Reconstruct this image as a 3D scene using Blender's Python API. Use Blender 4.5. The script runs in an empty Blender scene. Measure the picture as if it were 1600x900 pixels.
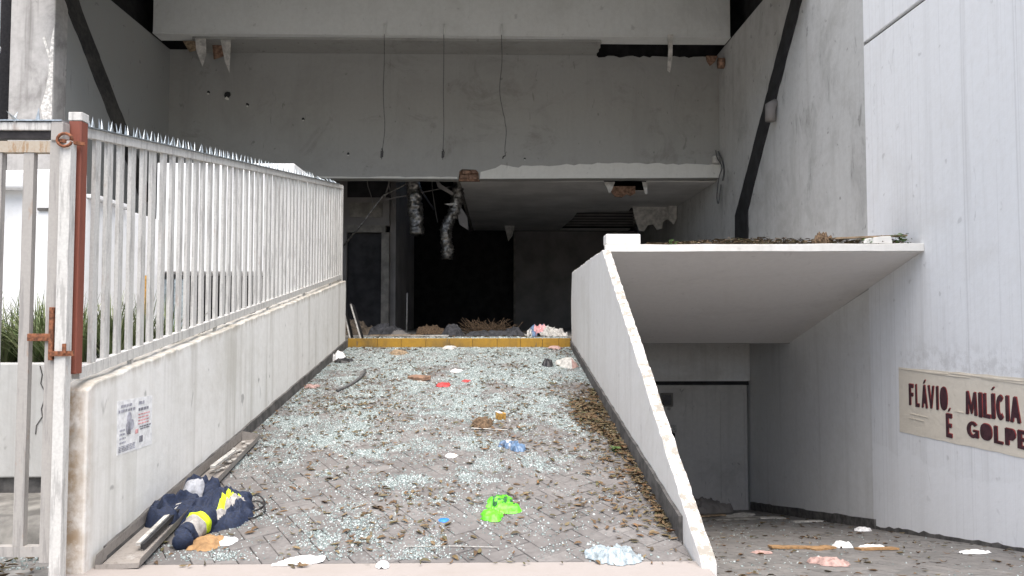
import bpy, bmesh, math, random
import numpy as np
from mathutils import Vector, Matrix, noise as mnoise

random.seed(7)
S = bpy.context.scene
COL = S.collection
R = math.radians

# ------------------------------------------------------------------ camera, sky, sun, exposure
cam_d = bpy.data.cameras.new('camera'); cam = bpy.data.objects.new('camera', cam_d); COL.objects.link(cam)
cam.location = (0, 0, 1.6); cam.rotation_euler = (R(92.5), 0, R(-1.235))
cam_d.sensor_width = 36; cam_d.lens = 26.1; cam_d.clip_start = 0.05; cam_d.clip_end = 500
S.camera = cam
W = bpy.data.worlds.new('World'); S.world = W; W.use_nodes = True
wn = W.node_tree.nodes; wl = W.node_tree.links
SUN_EL, SUN_AZ = 69, 174          # azimuth clockwise from +Y: high, behind the camera, veiled by cloud
sky = wn.new('ShaderNodeTexSky'); sky.sky_type = 'NISHITA'; sky.sun_disc = False
sky.sun_elevation = R(SUN_EL); sky.sun_rotation = R(SUN_AZ)
sky.air_density = 1.0; sky.dust_density = 4.0; sky.ozone_density = 1.0
bg = wn['Background']; bg.inputs[1].default_value = 0.075
wl.new(sky.outputs[0], bg.inputs[0])
sd = bpy.data.lights.new('sun', 'SUN'); sd.energy = 1.5; sd.angle = R(75); sd.color = (1, 0.96, 0.9)
sun = bpy.data.objects.new('sun', sd); COL.objects.link(sun)
_d = Vector((math.sin(R(SUN_AZ)) * math.cos(R(SUN_EL)), math.cos(R(SUN_AZ)) * math.cos(R(SUN_EL)), math.sin(R(SUN_EL))))
sun.rotation_euler = _d.to_track_quat('Z', 'Y').to_euler(); sun.location = (0, -5, 30)
S.view_settings.view_transform = 'Standard'; S.view_settings.look = 'None'
S.view_settings.exposure = 1.78; S.view_settings.gamma = 1
S.render.engine = 'CYCLES'
S.cycles.max_bounces = 6; S.cycles.diffuse_bounces = 4; S.cycles.glossy_bounces = 2; S.cycles.transmission_bounces = 2

# ------------------------------------------------------------------ material helpers
def new_mat(name):
    m = bpy.data.materials.new(name); m.use_nodes = True
    nt = m.node_tree
    return m, nt, nt.nodes['Principled BSDF']
def nd(nt, t, **kw):
    n = nt.nodes.new(t)
    for k, v in kw.items(): setattr(n, k, v)
    return n
def vmul(nt, src, sc):
    n = nd(nt, 'ShaderNodeVectorMath', operation='MULTIPLY'); nt.links.new(src, n.inputs[0]); n.inputs[1].default_value = sc
    return n.outputs[0]
def noise(nt, src, scale, detail=5, rough=0.55, dist=0):
    n = nd(nt, 'ShaderNodeTexNoise'); n.inputs['Scale'].default_value = scale; n.inputs['Detail'].default_value = detail
    n.inputs['Roughness'].default_value = rough; n.inputs['Distortion'].default_value = dist
    nt.links.new(src, n.inputs['Vector']); return n.outputs['Fac']
def mr(nt, src, a, b, lo=0, hi=1):
    n = nd(nt, 'ShaderNodeMapRange'); n.interpolation_type = 'SMOOTHSTEP'
    nt.links.new(src, n.inputs[0])
    for i, v in zip((1, 2, 3, 4), (a, b, lo, hi)): n.inputs[i].default_value = v
    return n.outputs[0]
def mth(nt, op, a, b=None):
    n = nd(nt, 'ShaderNodeMath', operation=op)
    for i, v in enumerate((a, b)):
        if v is None: continue
        if isinstance(v, (int, float)): n.inputs[i].default_value = v
        else: nt.links.new(v, n.inputs[i])
    return n.outputs[0]
def mix(nt, fac, a, b):
    n = nd(nt, 'ShaderNodeMix', data_type='RGBA')
    if isinstance(fac, (int, float)): n.inputs[0].default_value = fac
    else: nt.links.new(fac, n.inputs[0])
    for i, v in ((6, a), (7, b)):
        if isinstance(v, tuple): n.inputs[i].default_value = (*v[:3], 1)
        else: nt.links.new(v, n.inputs[i])
    return n.outputs[2]
def bump(nt, bs, h, strength=0.3, dist=0.02):
    b = nd(nt, 'ShaderNodeBump'); b.inputs['Strength'].default_value = strength; b.inputs['Distance'].default_value = dist
    nt.links.new(h, b.inputs['Height']); nt.links.new(b.outputs[0], bs.inputs['Normal'])
def pos(nt): return nd(nt, 'ShaderNodeNewGeometry').outputs['Position']
def sep(nt, src):
    n = nd(nt, 'ShaderNodeSeparateXYZ'); nt.links.new(src, n.inputs[0]); return n.outputs

def wall_mat(name, base, streak_c, blotch_c, streak=0.5, blotch=0.5, speck=0.3, rough=0.85, bs_=0.25, streak_scale=5.0, extra=None):
    m, nt, bs = new_mat(name); p = pos(nt)
    st = mr(nt, noise(nt, vmul(nt, p, (streak_scale, streak_scale, 0.22)), 1, 4, 0.6), 0.48, 0.78)
    st2 = mr(nt, noise(nt, vmul(nt, p, (14, 14, 0.5)), 1, 2, 0.6), 0.55, 0.8)
    bl = mr(nt, noise(nt, p, 0.8, 6, 0.68, 0.4), 0.47, 0.72)
    fn = noise(nt, p, 11, 4, 0.65)
    sp = mr(nt, noise(nt, p, 5.5, 2, 0.5), 0.70, 0.76)
    c = mix(nt, mth(nt, 'MULTIPLY', st, streak), base, streak_c)
    c = mix(nt, mth(nt, 'MULTIPLY', st2, streak * 0.5), c, streak_c)
    c = mix(nt, mth(nt, 'MULTIPLY', bl, blotch), c, blotch_c)
    c = mix(nt, mr(nt, fn, 0.3, 0.75, 0.0, 0.22), c, blotch_c)
    c = mix(nt, mth(nt, 'MULTIPLY', sp, speck), c, (0.06, 0.055, 0.05))
    sm = mr(nt, noise(nt, vmul(nt, p, (7, 7, 2.2)), 1, 3, 0.6, 0.8), 0.66, 0.74)
    c = mix(nt, mth(nt, 'MULTIPLY', sm, speck), c, (0.10, 0.095, 0.085))
    if extra: c = extra(nt, p, c)
    nt.links.new(c, bs.inputs['Base Color']); bs.inputs['Roughness'].default_value = rough
    bump(nt, bs, noise(nt, p, 11, 3, 0.65), bs_, 0.012)
    return m
def plain(name, col, rough=0.7, metal=0, var=0.25, scale=20, bumpy=0.15, spec=None):
    m, nt, bs = new_mat(name); p = pos(nt); f = noise(nt, p, scale, 4, 0.6)
    dk = tuple(v * (1 - var) * 0.8 for v in col); lt = tuple(min(1, v * (1 + var)) for v in col)
    nt.links.new(mix(nt, mr(nt, f, 0.3, 0.7), dk, lt), bs.inputs['Base Color'])
    bs.inputs['Roughness'].default_value = rough; bs.inputs['Metallic'].default_value = metal
    if spec is not None: bs.inputs['Specular IOR Level'].default_value = spec
    if bumpy: bump(nt, bs, f, bumpy, 0.01)
    return m
def ramp_cols(nt, fac, cols):
    r = nd(nt, 'ShaderNodeValToRGB'); r.color_ramp.interpolation = 'LINEAR'
    e = r.color_ramp.elements
    while len(e) < len(cols): e.new(0.5)
    for i, c in enumerate(cols):
        e[i].position = i / (len(cols) - 1); e[i].color = (*c, 1)
    nt.links.new(fac, r.inputs[0]); return r.outputs[0]
def rnd_piece(nt):
    oi = nd(nt, 'ShaderNodeObjectInfo').outputs['Random']; gi = nd(nt, 'ShaderNodeNewGeometry').outputs['Random Per Island']
    return mth(nt, 'FRACT', mth(nt, 'ADD', oi, gi))
def piece_mat(name, cols, rough=0.8, scale=30, amt=0.35, spec=0.4, bumpy=0.2):
    m, nt, bs = new_mat(name); p = pos(nt)
    c = ramp_cols(nt, rnd_piece(nt), cols); f = noise(nt, p, scale, 5, 0.6)
    c = mix(nt, mr(nt, f, 0.35, 0.75, 0, amt), c, tuple(v * 0.35 for v in cols[0]))
    nt.links.new(c, bs.inputs['Base Color']); bs.inputs['Roughness'].default_value = rough
    bs.inputs['Specular IOR Level'].default_value = spec
    if bumpy: bump(nt, bs, f, bumpy, 0.004)
    return m
def chipped(name, paint, under, rust, zs=1.2, chip=0.5, rustamt=0.2, metal=0):
    m, nt, bs = new_mat(name); p = pos(nt)
    a = mr(nt, noise(nt, vmul(nt, p, (30, 30, zs * 3)), 1, 6, 0.65), 0.50, 0.62)
    b = mr(nt, noise(nt, vmul(nt, p, (9, 9, 3)), 1, 6, 0.7), 0.60, 0.70)
    g = mr(nt, noise(nt, p, 60, 4), 0.3, 0.7, 0, 0.2)
    c = mix(nt, mth(nt, 'MULTIPLY', a, chip), paint, under)
    c = mix(nt, g, c, under)
    c = mix(nt, mth(nt, 'MULTIPLY', b, rustamt), c, rust)
    nt.links.new(c, bs.inputs['Base Color']); bs.inputs['Roughness'].default_value = 0.65; bs.inputs['Metallic'].default_value = metal
    bump(nt, bs, a, 0.2, 0.003)
    return m

M = {}
def rust_end(nt, p, c):          # rust run-off on the front end of the left ramp wall, and old dirt line under the coping
    s = sep(nt, p)
    n = noise(nt, vmul(nt, p, (9, 9, 1.2)), 1, 6, 0.65)
    f = mr(nt, mth(nt, 'ADD', s[0], mth(nt, 'MULTIPLY', n, 0.16)), -2.56, -2.41, 1, 0)
    f = mth(nt, 'MULTIPLY', f, mr(nt, noise(nt, p, 7, 6, 0.7), 0.3, 0.62, 0.25, 1))
    f = mth(nt, 'MULTIPLY', f, mr(nt, s[1], 4.75, 4.84, 1, 0))
    c = mix(nt, mth(nt, 'MULTIPLY', f, 0.85), c, (0.30, 0.185, 0.08))
    ztop = mth(nt, 'SUBTRACT', s[2], mth(nt, 'MULTIPLY', s[1], 0.1345))
    e = mr(nt, mth(nt, 'ADD', ztop, mth(nt, 'MULTIPLY', n, 0.22)), 0.60, 0.70)
    return mix(nt, mth(nt, 'MULTIPLY', e, 0.6), c, (0.26, 0.22, 0.15))
def drips(nt, p, c):             # fine rain streaks, dirt above the banner and a paler repainted patch low on the outer wall
    s = sep(nt, p)
    ln = mr(nt, noise(nt, vmul(nt, p, (34, 34, 0.12)), 1, 3, 0.6), 0.56, 0.70)
    c = mix(nt, mth(nt, 'MULTIPLY', ln, 0.30), c, (0.42, 0.42, 0.42))
    n = noise(nt, p, 1.6, 5, 0.6); n5 = noise(nt, p, 6, 6, 0.75)
    lo = mr(nt, mth(nt, 'ADD', s[2], mth(nt, 'MULTIPLY', n, 0.9)), 0.22, 0.27, 1, 0)
    c = mix(nt, mth(nt, 'MULTIPLY', lo, 0.45), c, (0.86, 0.87, 0.88))
    up = mth(nt, 'MULTIPLY', mr(nt, s[2], 0.9, 1.02), mr(nt, s[2], 1.05, 1.5, 1, 0))
    up = mth(nt, 'MULTIPLY', up, mth(nt, 'MULTIPLY', mr(nt, s[1], 9.6, 10.2, 1, 0), mr(nt, n5, 0.42, 0.62)))
    c = mix(nt, mth(nt, 'MULTIPLY', up, 0.35), c, (0.36, 0.35, 0.33))
    ft = mth(nt, 'MULTIPLY', mr(nt, mth(nt, 'ADD', s[2], mth(nt, 'MULTIPLY', s[1], 0.2)), -0.1, 0.25, 1, 0), mr(nt, n5, 0.45, 0.65))
    ft = mth(nt, 'MULTIPLY', ft, mr(nt, mth(nt, 'ADD', s[2], mth(nt, 'MULTIPLY', s[1], 0.2)), 0.70, 1.25, 1, 0))
    return mix(nt, mth(nt, 'MULTIPLY', ft, 0.5), c, (0.30, 0.29, 0.26))
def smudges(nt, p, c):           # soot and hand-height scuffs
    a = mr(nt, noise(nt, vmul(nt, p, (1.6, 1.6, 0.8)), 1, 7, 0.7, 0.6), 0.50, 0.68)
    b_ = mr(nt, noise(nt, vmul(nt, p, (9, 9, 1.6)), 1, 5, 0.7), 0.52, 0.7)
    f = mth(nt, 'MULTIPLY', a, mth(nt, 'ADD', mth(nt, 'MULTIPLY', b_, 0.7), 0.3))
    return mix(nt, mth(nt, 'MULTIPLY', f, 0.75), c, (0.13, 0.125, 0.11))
def faint_smudges(nt, p, c):
    a = mr(nt, noise(nt, vmul(nt, p, (0.9, 0.9, 1.1)), 1, 7, 0.72, 0.8), 0.52, 0.72)
    return mix(nt, mth(nt, 'MULTIPLY', a, 0.45), c, (0.14, 0.13, 0.11))
M['lw'] = wall_mat('ramp_wall_paint', (0.81, 0.80, 0.77), (0.40, 0.38, 0.33), (0.52, 0.50, 0.44), 0.75, 0.5, 0.45, streak_scale=4, extra=rust_end)
def mossy_top(nt, p, c):
    s = sep(nt, p)
    g = nd(nt, 'ShaderNodeNewGeometry').outputs['Normal']; nz = sep(nt, g)[2]
    n = mr(nt, noise(nt, p, 13, 7, 0.75), 0.42, 0.56)
    f = mth(nt, 'MULTIPLY', mr(nt, nz, 0.4, 0.8), n)
    return mix(nt, mth(nt, 'MULTIPLY', f, 0.75), c, (0.15, 0.125, 0.085))
M['rw'] = wall_mat('ramp_wall_paint_right', (0.74, 0.725, 0.70), (0.46, 0.43, 0.39), (0.56, 0.53, 0.48), 0.5, 0.35, 0.2, streak_scale=4, extra=mossy_top)
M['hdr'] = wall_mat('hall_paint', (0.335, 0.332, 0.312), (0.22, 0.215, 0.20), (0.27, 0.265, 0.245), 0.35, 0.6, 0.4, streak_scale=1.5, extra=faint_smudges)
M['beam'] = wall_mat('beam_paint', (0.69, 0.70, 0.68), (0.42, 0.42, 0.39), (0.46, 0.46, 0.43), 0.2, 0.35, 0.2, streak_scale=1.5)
M['left'] = wall_mat('side_wall_paint', (0.34, 0.35, 0.34), (0.33, 0.33, 0.31), (0.36, 0.35, 0.32), 0.35, 0.5, 0.3, streak_scale=2)
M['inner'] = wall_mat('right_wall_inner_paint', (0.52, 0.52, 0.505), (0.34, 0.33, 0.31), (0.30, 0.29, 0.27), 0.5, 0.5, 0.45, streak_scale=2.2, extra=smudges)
M['outer'] = wall_mat('right_wall_outer_paint', (0.82, 0.83, 0.84), (0.58, 0.58, 0.58), (0.68, 0.67, 0.65), 0.5, 0.4, 0.2, streak_scale=5, extra=drips)
M['lower'] = wall_mat('lower_wall_lightened', (0.78, 0.78, 0.77), (0.52, 0.51, 0.49), (0.56, 0.55, 0.52), 0.4, 0.3, 0.1, streak_scale=4)  # same wall as above, base lightened in place of light below the canopy
M['gdoor'] = wall_mat('garage_door_paint', (0.62, 0.59, 0.55), (0.34, 0.32, 0.29), (0.36, 0.34, 0.30), 0.4, 0.5, 0.5)
M['bare'] = wall_mat('bare_plaster', (0.68, 0.67, 0.62), (0.5, 0.48, 0.43), (0.5, 0.48, 0.43), 0.2, 0.4, 0.2)
M['soffit'] = wall_mat('canopy_soffit', (0.76, 0.735, 0.715), (0.56, 0.53, 0.51), (0.60, 0.57, 0.55), 0.1, 0.5, 0.1)
M['canopy'] = wall_mat('canopy_edge_paint', (0.74, 0.73, 0.70), (0.5, 0.48, 0.44), (0.52, 0.5, 0.46), 0.3, 0.3, 0.1)
M['garage'] = wall_mat('garage_paint', (0.82, 0.80, 0.77), (0.48, 0.45, 0.41), (0.50, 0.47, 0.42), 0.3, 0.5, 0.5)
M['white'] = wall_mat('fresh_white_paint', (0.84, 0.845, 0.85), (0.55, 0.55, 0.53), (0.62, 0.61, 0.58), 0.25, 0.3, 0.15)
M['planter'] = wall_mat('planter_paint', (0.55, 0.55, 0.53), (0.24, 0.23, 0.21), (0.36, 0.35, 0.32), 0.6, 0.5, 0.4)
M['pillar'] = wall_mat('weathered_concrete', (0.50, 0.485, 0.465), (0.13, 0.12, 0.11), (0.18, 0.17, 0.16), 0.85, 0.9, 0.6, streak_scale=3)
M['peel'] = plain('peeled_plaster', (0.66, 0.64, 0.6), 0.85)
M['skirt'] = plain('dark_cement', (0.10, 0.095, 0.09), 0.85, var=0.35, scale=9)
M['apron'] = wall_mat('apron_concrete', (0.32, 0.288, 0.27), (0.30, 0.26, 0.23), (0.27, 0.24, 0.21), 0.1, 0.6, 0.3)
M['ground'] = plain('street_paving', (0.26, 0.25, 0.235), 0.9, var=0.4, scale=6)
M['bed'] = plain('joint_sand', (0.14, 0.13, 0.12), 0.95, var=0.3)
def ramp_paver_mat():
    m = piece_mat('ramp_paver', [(0.125, 0.117, 0.113), (0.165, 0.154, 0.148), (0.145, 0.135, 0.13), (0.19, 0.178, 0.17)], 0.85, 18, 0.3)
    nt = m.node_tree; bs = nt.nodes['Principled BSDF']; src = bs.inputs['Base Color'].links[0].from_socket; p = pos(nt)
    d = mth(nt, 'MULTIPLY', mr(nt, noise(nt, p, 1.7, 6, 0.7), 0.40, 0.66), mr(nt, noise(nt, p, 26, 5, 0.7), 0.35, 0.65))
    nt.links.new(mix(nt, mth(nt, 'MULTIPLY', d, 0.45), src, (0.30, 0.29, 0.28)), bs.inputs['Base Color'])
    return m
M['paver'] = ramp_paver_mat()
M['paver2'] = piece_mat('garage_paver', [(0.14, 0.136, 0.13), (0.18, 0.173, 0.166), (0.16, 0.153, 0.147), (0.205, 0.195, 0.185)], 0.8, 18, 0.35)
M['yellow'] = wall_mat('yellow_step_paint', (0.42, 0.235, 0.025), (0.22, 0.13, 0.03), (0.12, 0.085, 0.04), 0.6, 0.9, 0.8)
M['terrace'] = plain('terrace_cement', (0.22, 0.21, 0.19), 0.85, var=0.35, scale=5)
M['black'] = wall_mat('black_sealant', (0.018, 0.018, 0.02), (0.03, 0.03, 0.03), (0.16, 0.15, 0.13), 0.3, 0.55, 0.2, rough=0.75)
M['black2'] = plain('black_sealant_dense', (0.016, 0.016, 0.018), 0.75, var=0.5, scale=4)
M['void'] = plain('unlit_black', (0.022, 0.021, 0.022), 0.9, var=0.4, scale=3)  # near-black base painted in place of missing light in hall and gaps
M['dim'] = plain('grey_brown_panel', (0.20, 0.186, 0.175), 0.85, var=0.12, scale=1.2, bumpy=0.03)  # even grey-brown for hall walls, scraps and rubble
M['jamb'] = plain('door_jamb_paint', (0.20, 0.185, 0.16), 0.8, var=0.2, scale=4)
M['ceil'] = plain('plasterboard', (0.58, 0.565, 0.54), 0.9, var=0.05, scale=0.8, bumpy=0.02)
M['torn'] = plain('torn_plasterboard', (0.52, 0.50, 0.46), 0.9, var=0.2, scale=7)
M['brick'] = plain('broken_brick', (0.25, 0.15, 0.10), 0.9, var=0.4, scale=12, bumpy=0.5)
M['bar'] = chipped('chipped_fence_paint', (0.60, 0.59, 0.56), (0.24, 0.23, 0.22), (0.28, 0.13, 0.06), 1.0, 0.5, 0.25)
M['gate'] = chipped('weathered_gate_paint', (0.38, 0.36, 0.335), (0.22, 0.21, 0.20), (0.30, 0.16, 0.07), 0.8, 0.6, 0.45)
M['rustrail'] = chipped('rusty_gate_rail', (0.42, 0.37, 0.30), (0.30, 0.19, 0.10), (0.30, 0.14, 0.05), 3, 0.8, 0.8)
M['redox'] = chipped('red_oxide_primer', (0.22, 0.065, 0.04), (0.15, 0.045, 0.03), (0.10, 0.05, 0.035), 0.6, 0.5, 0.4)
M['rust'] = plain('rusty_iron', (0.20, 0.075, 0.035), 0.85, var=0.5, scale=40, bumpy=0.4)
M['galv'] = plain('galvanised_spikes', (0.50, 0.55, 0.58), 0.42, 0.75, var=0.15, scale=30)
M['darksteel'] = plain('dark_steel', (0.03, 0.026, 0.026), 0.6, 0.3)
M['pipe'] = chipped('rusting_white_pipe', (0.62, 0.65, 0.68), (0.5, 0.5, 0.5), (0.30, 0.13, 0.05), 0.25, 0.2, 0.8)
M['foil'] = plain('aluminium_foil_duct', (0.17, 0.16, 0.145), 0.38, 0.85, var=0.6, scale=12, bumpy=0.6)
M['tray'] = chipped('old_metal_tray', (0.30, 0.275, 0.25), (0.17, 0.15, 0.135), (0.5, 0.49, 0.46), 6, 0.5, 0.5)
M['navy'] = plain('navy_canvas', (0.011, 0.020, 0.050), 0.75, var=0.3, scale=60, bumpy=0.25)
M['hivis'] = plain('hi_vis_yellow_tape', (0.62, 0.78, 0.01), 0.55, var=0.08, scale=40)
M['reflect'] = plain('grey_reflective_tape', (0.36, 0.34, 0.32), 0.5, var=0.12, scale=40)
M['lining'] = plain('pale_lining', (0.42, 0.43, 0.46), 0.8)
M['lime'] = plain('lime_plastic', (0.13, 0.60, 0.025), 0.38, var=0.2, scale=20)
M['dkgreen'] = plain('dark_green_print', (0.02, 0.12, 0.03), 0.4)
M['greyplastic'] = plain('grey_blue_plastic', (0.34, 0.40, 0.43), 0.3, var=0.25, scale=22, bumpy=0.5)
M['paper'] = plain('white_paper', (0.86, 0.86, 0.86), 0.8, var=0.05)
M['offwhite'] = plain('dirty_white', (0.50, 0.485, 0.45), 0.75, var=0.2)
M['pink'] = plain('faded_pink_cloth', (0.42, 0.28, 0.25), 0.85, var=0.2)
M['card'] = plain('brown_cardboard', (0.34, 0.20, 0.09), 0.85, var=0.2)
M['wood'] = plain('weathered_wood', (0.26, 0.19, 0.12), 0.85, var=0.35, scale=14)
M['blackp'] = plain('black_plastic', (0.02, 0.02, 0.022), 0.5)
M['bluep'] = plain('blue_plastic', (0.03, 0.22, 0.72), 0.4)
M['redp'] = plain('red_plastic', (0.48, 0.05, 0.05), 0.45)
M['bluew'] = plain('blue_wrapper', (0.10, 0.17, 0.28), 0.35, var=0.4)
M['orange'] = plain('orange_box', (0.48, 0.27, 0.06), 0.6)
M['husk'] = plain('brown_husk', (0.13, 0.085, 0.05), 0.95, var=0.5, scale=40, bumpy=0.6)
M['darkcloth'] = plain('dark_grey_cloth', (0.04, 0.041, 0.046), 0.85, var=0.4, scale=12)
M['browncloth'] = plain('brown_rag', (0.09, 0.07, 0.05), 0.9, var=0.5, scale=10)
M['cable'] = plain('grey_cable', (0.10, 0.10, 0.10), 0.6)
M['soil'] = plain('dark_soil', (0.05, 0.04, 0.03), 0.95)
M['poster'] = wall_mat('beige_paper', (0.72, 0.66, 0.555), (0.60, 0.55, 0.45), (0.58, 0.52, 0.43), 0.2, 0.4, 0.05, bs_=0.7)
M['maroon'] = plain('maroon_paint', (0.055, 0.018, 0.025), 0.75, var=0.3, scale=12, bumpy=0)
M['redpaint'] = plain('red_paint', (0.32, 0.05, 0.045), 0.75, var=0.3, scale=12, bumpy=0)
M['ink'] = plain('grey_ink', (0.40, 0.40, 0.45), 0.8, bumpy=0)
M['ink2'] = plain('black_ink', (0.22, 0.22, 0.25), 0.8, bumpy=0)
M['redink'] = plain('faded_red_ink', (0.70, 0.36, 0.36), 0.8, bumpy=0)
LEAFC = [(0.07, 0.048, 0.03), (0.16, 0.095, 0.048), (0.10, 0.092, 0.045), (0.22, 0.15, 0.085), (0.085, 0.062, 0.04), (0.14, 0.13, 0.06), (0.18, 0.10, 0.05), (0.24, 0.19, 0.11), (0.055, 0.05, 0.03), (0.26, 0.14, 0.065)]
M['leaf'] = piece_mat('dry_leaf', LEAFC, 0.75, 50, 0.4, 0.3)
M['leafdark'] = piece_mat('rotting_leaf', [(0.07, 0.05, 0.035), (0.12, 0.085, 0.05), (0.17, 0.12, 0.075), (0.09, 0.085, 0.04), (0.11, 0.07, 0.04)], 0.85, 50, 0.4, 0.3)
M['leafgreen'] = piece_mat('green_leaf', [(0.05, 0.12, 0.03), (0.09, 0.17, 0.04), (0.12, 0.15, 0.05)], 0.6, 30, 0.2)
M['blade'] = piece_mat('strap_leaf', [(0.09, 0.14, 0.045), (0.15, 0.19, 0.075), (0.24, 0.25, 0.14), (0.11, 0.15, 0.06)], 0.55, 20, 0.2)
def shard_mat():
    m, nt, bs = new_mat('broken_glass')
    c = ramp_cols(nt, rnd_piece(nt), [(0.13, 0.168, 0.164), (0.19, 0.235, 0.23), (0.42, 0.475, 0.47), (0.155, 0.195, 0.19), (0.25, 0.295, 0.29), (0.58, 0.63, 0.625)])
    nt.links.new(c, bs.inputs['Base Color']); bs.inputs['Roughness'].default_value = 0.18
    bs.inputs['IOR'].default_value = 1.5
    return m
M['glass'] = shard_mat()
def pane_mat():
    m, nt, bs = new_mat('dark_window_glass'); bs.inputs['Base Color'].default_value = (0.012, 0.013, 0.015, 1); bs.inputs['Roughness'].default_value = 0.15
    return m
M['pane'] = pane_mat()

# ------------------------------------------------------------------ mesh helpers
class MB:
    def __init__(s): s.v = []; s.f = []
    def add(s, vs, fs):
        o = len(s.v); s.v += [tuple(v) for v in vs]; s.f += [tuple(i + o for i in f) for f in fs]; return s
    def box(s, x0, x1, y0, y1, z0, z1):
        return s.add([(x0,y0,z0),(x1,y0,z0),(x1,y1,z0),(x0,y1,z0),(x0,y0,z1),(x1,y0,z1),(x1,y1,z1),(x0,y1,z1)],
                     [(0,3,2,1),(4,5,6,7),(0,1,5,4),(1,2,6,5),(2,3,7,6),(3,0,4,7)])
    def prism(s, poly, axis, a0, a1):
        """poly: 2D outline in the two other axes (order x,y,z without axis), extruded from a0 to a1"""
        def pt(p, a):
            q = list(p); q.insert(axis, a); return tuple(q)
        n = len(poly); vs = [pt(p, a0) for p in poly] + [pt(p, a1) for p in poly]
        fs = [tuple(range(n)), tuple(range(2 * n - 1, n - 1, -1))] + [(i, i + n, (i + 1) % n + n, (i + 1) % n) for i in range(n)]
        return s.add(vs, fs)
    def tube(s, path, r, n=10, cap=True):
        path = [Vector(p) for p in path]; rs = r if isinstance(r, (list, tuple)) else [r] * len(path)
        vs = []; prev = None
        for i, p in enumerate(path):
            t = (path[min(i + 1, len(path) - 1)] - path[max(i - 1, 0)]).normalized()
            if prev is None: a = t.orthogonal().normalized()
            else: a = (prev - t * prev.dot(t)).normalized()
            prev = a; b = t.cross(a)
            for k in range(n):
                th = 2 * math.pi * k / n; vs.append(p + (a * math.cos(th) + b * math.sin(th)) * rs[i])
        fs = [(i*n+k, i*n+(k+1)%n, (i+1)*n+(k+1)%n, (i+1)*n+k) for i in range(len(path)-1) for k in range(n)]
        if cap: fs += [tuple(range(n-1,-1,-1)), tuple(range((len(path)-1)*n, len(path)*n))]
        return s.add(vs, fs)
    def bar(s, a, b, w, h, upv=(0,0,1)):
        a = Vector(a); b = Vector(b); t = (b - a).normalized(); u = Vector(upv)
        sd_ = t.cross(u).normalized(); u = sd_.cross(t).normalized()
        vs = []
        for p in (a, b):
            for (i, j) in ((-1,-1),(1,-1),(1,1),(-1,1)): vs.append(p + sd_ * i * w / 2 + u * j * h / 2)
        return s.add(vs, [(0,1,2,3),(7,6,5,4),(0,4,5,1),(1,5,6,2),(2,6,7,3),(3,7,4,0)])
    def mesh(s, name, mat, smooth=False, fix=True):
        me = bpy.data.meshes.new(name); me.from_pydata([tuple(v) for v in s.v], [], s.f)
        if fix:
            bm = bmesh.new(); bm.from_mesh(me); bmesh.ops.recalc_face_normals(bm, faces=bm.faces); bm.to_mesh(me); bm.free()
        if smooth: me.polygons.foreach_set('use_smooth', [True] * len(me.polygons))
        me.materials.append(M[mat]); me.update(); return me
    def build(s, name, mat, parent=None, smooth=False, bev=0, fix=True):
        o = bpy.data.objects.new(name, s.mesh(name, mat, smooth, fix)); COL.objects.link(o)
        if bev:
            b = o.modifiers.new('bevel', 'BEVEL'); b.width = bev; b.segments = 2; b.limit_method = 'ANGLE'
        if parent: attach(o, parent)
        return o
ROOTLOC = {}
def attach(o, parent):
    o.parent = parent; o.matrix_parent_inverse = Matrix.Translation(-ROOTLOC.get(parent.name, Vector((0,0,0))))
def tag(o, label=None, cat=None, group=None, kind=None):
    for k, v in (('label', label), ('category', cat), ('group', group), ('kind', kind)):
        if v: o[k] = v
    return o
def thing(name, loc, label, cat, group=None):
    o = bpy.data.objects.new(name, None); COL.objects.link(o); o.location = loc; o.empty_display_size = 0.2
    ROOTLOC[o.name] = Vector(loc); return tag(o, label, cat, group)
def instance(name, me, parent=None, loc=(0,0,0), rot=None):
    o = bpy.data.objects.new(name, me); COL.objects.link(o); o.location = loc
    if rot is not None: o.rotation_euler = rot
    if parent: attach(o, parent)
    return o
def jag(p0, p1, step, amp, rng):
    """points from p0 to p1 (p1 excluded) with a ragged sideways offset"""
    p0 = Vector(p0); p1 = Vector(p1); L = (p1 - p0).length; n = max(1, int(L / step)); d = (p1 - p0) / n
    nrm = Vector((-d.y, d.x)).normalized(); out = [tuple(p0)]
    for i in range(1, n): out.append(tuple(p0 + d * (i + rng.uniform(-.3, .3)) + nrm * rng.uniform(-amp, amp)))
    return out
def outline(pts, step, amp, rng, rough=None):
    out = []
    for i, p in enumerate(pts):
        q = pts[(i + 1) % len(pts)]
        if rough is None or rough[i]: out += jag(p, q, step, amp, rng)
        else: out.append(tuple(p))
    return out
def smooth(path, n=8):
    P = [Vector(p) for p in path]; out = []
    for k in range(len(P) - 1):
        p0, p1 = P[k], P[k+1]; pm = P[max(k-1, 0)]; pn = P[min(k+2, len(P)-1)]
        for i in range(n):
            f = i / n; out.append(0.5 * ((2*p0) + (p1-pm)*f + (2*pm-5*p0+4*p1-pn)*f*f + (-pm+3*p0-3*p1+pn)*f**3))
    return out + [P[-1]]
SL = 0.142
def rz(y): return SL * (y - 4.71)
def gz(y): return -0.2 * (y - 3.7) if y > 3.7 else 0.0
rng = random.Random(11)

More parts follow.
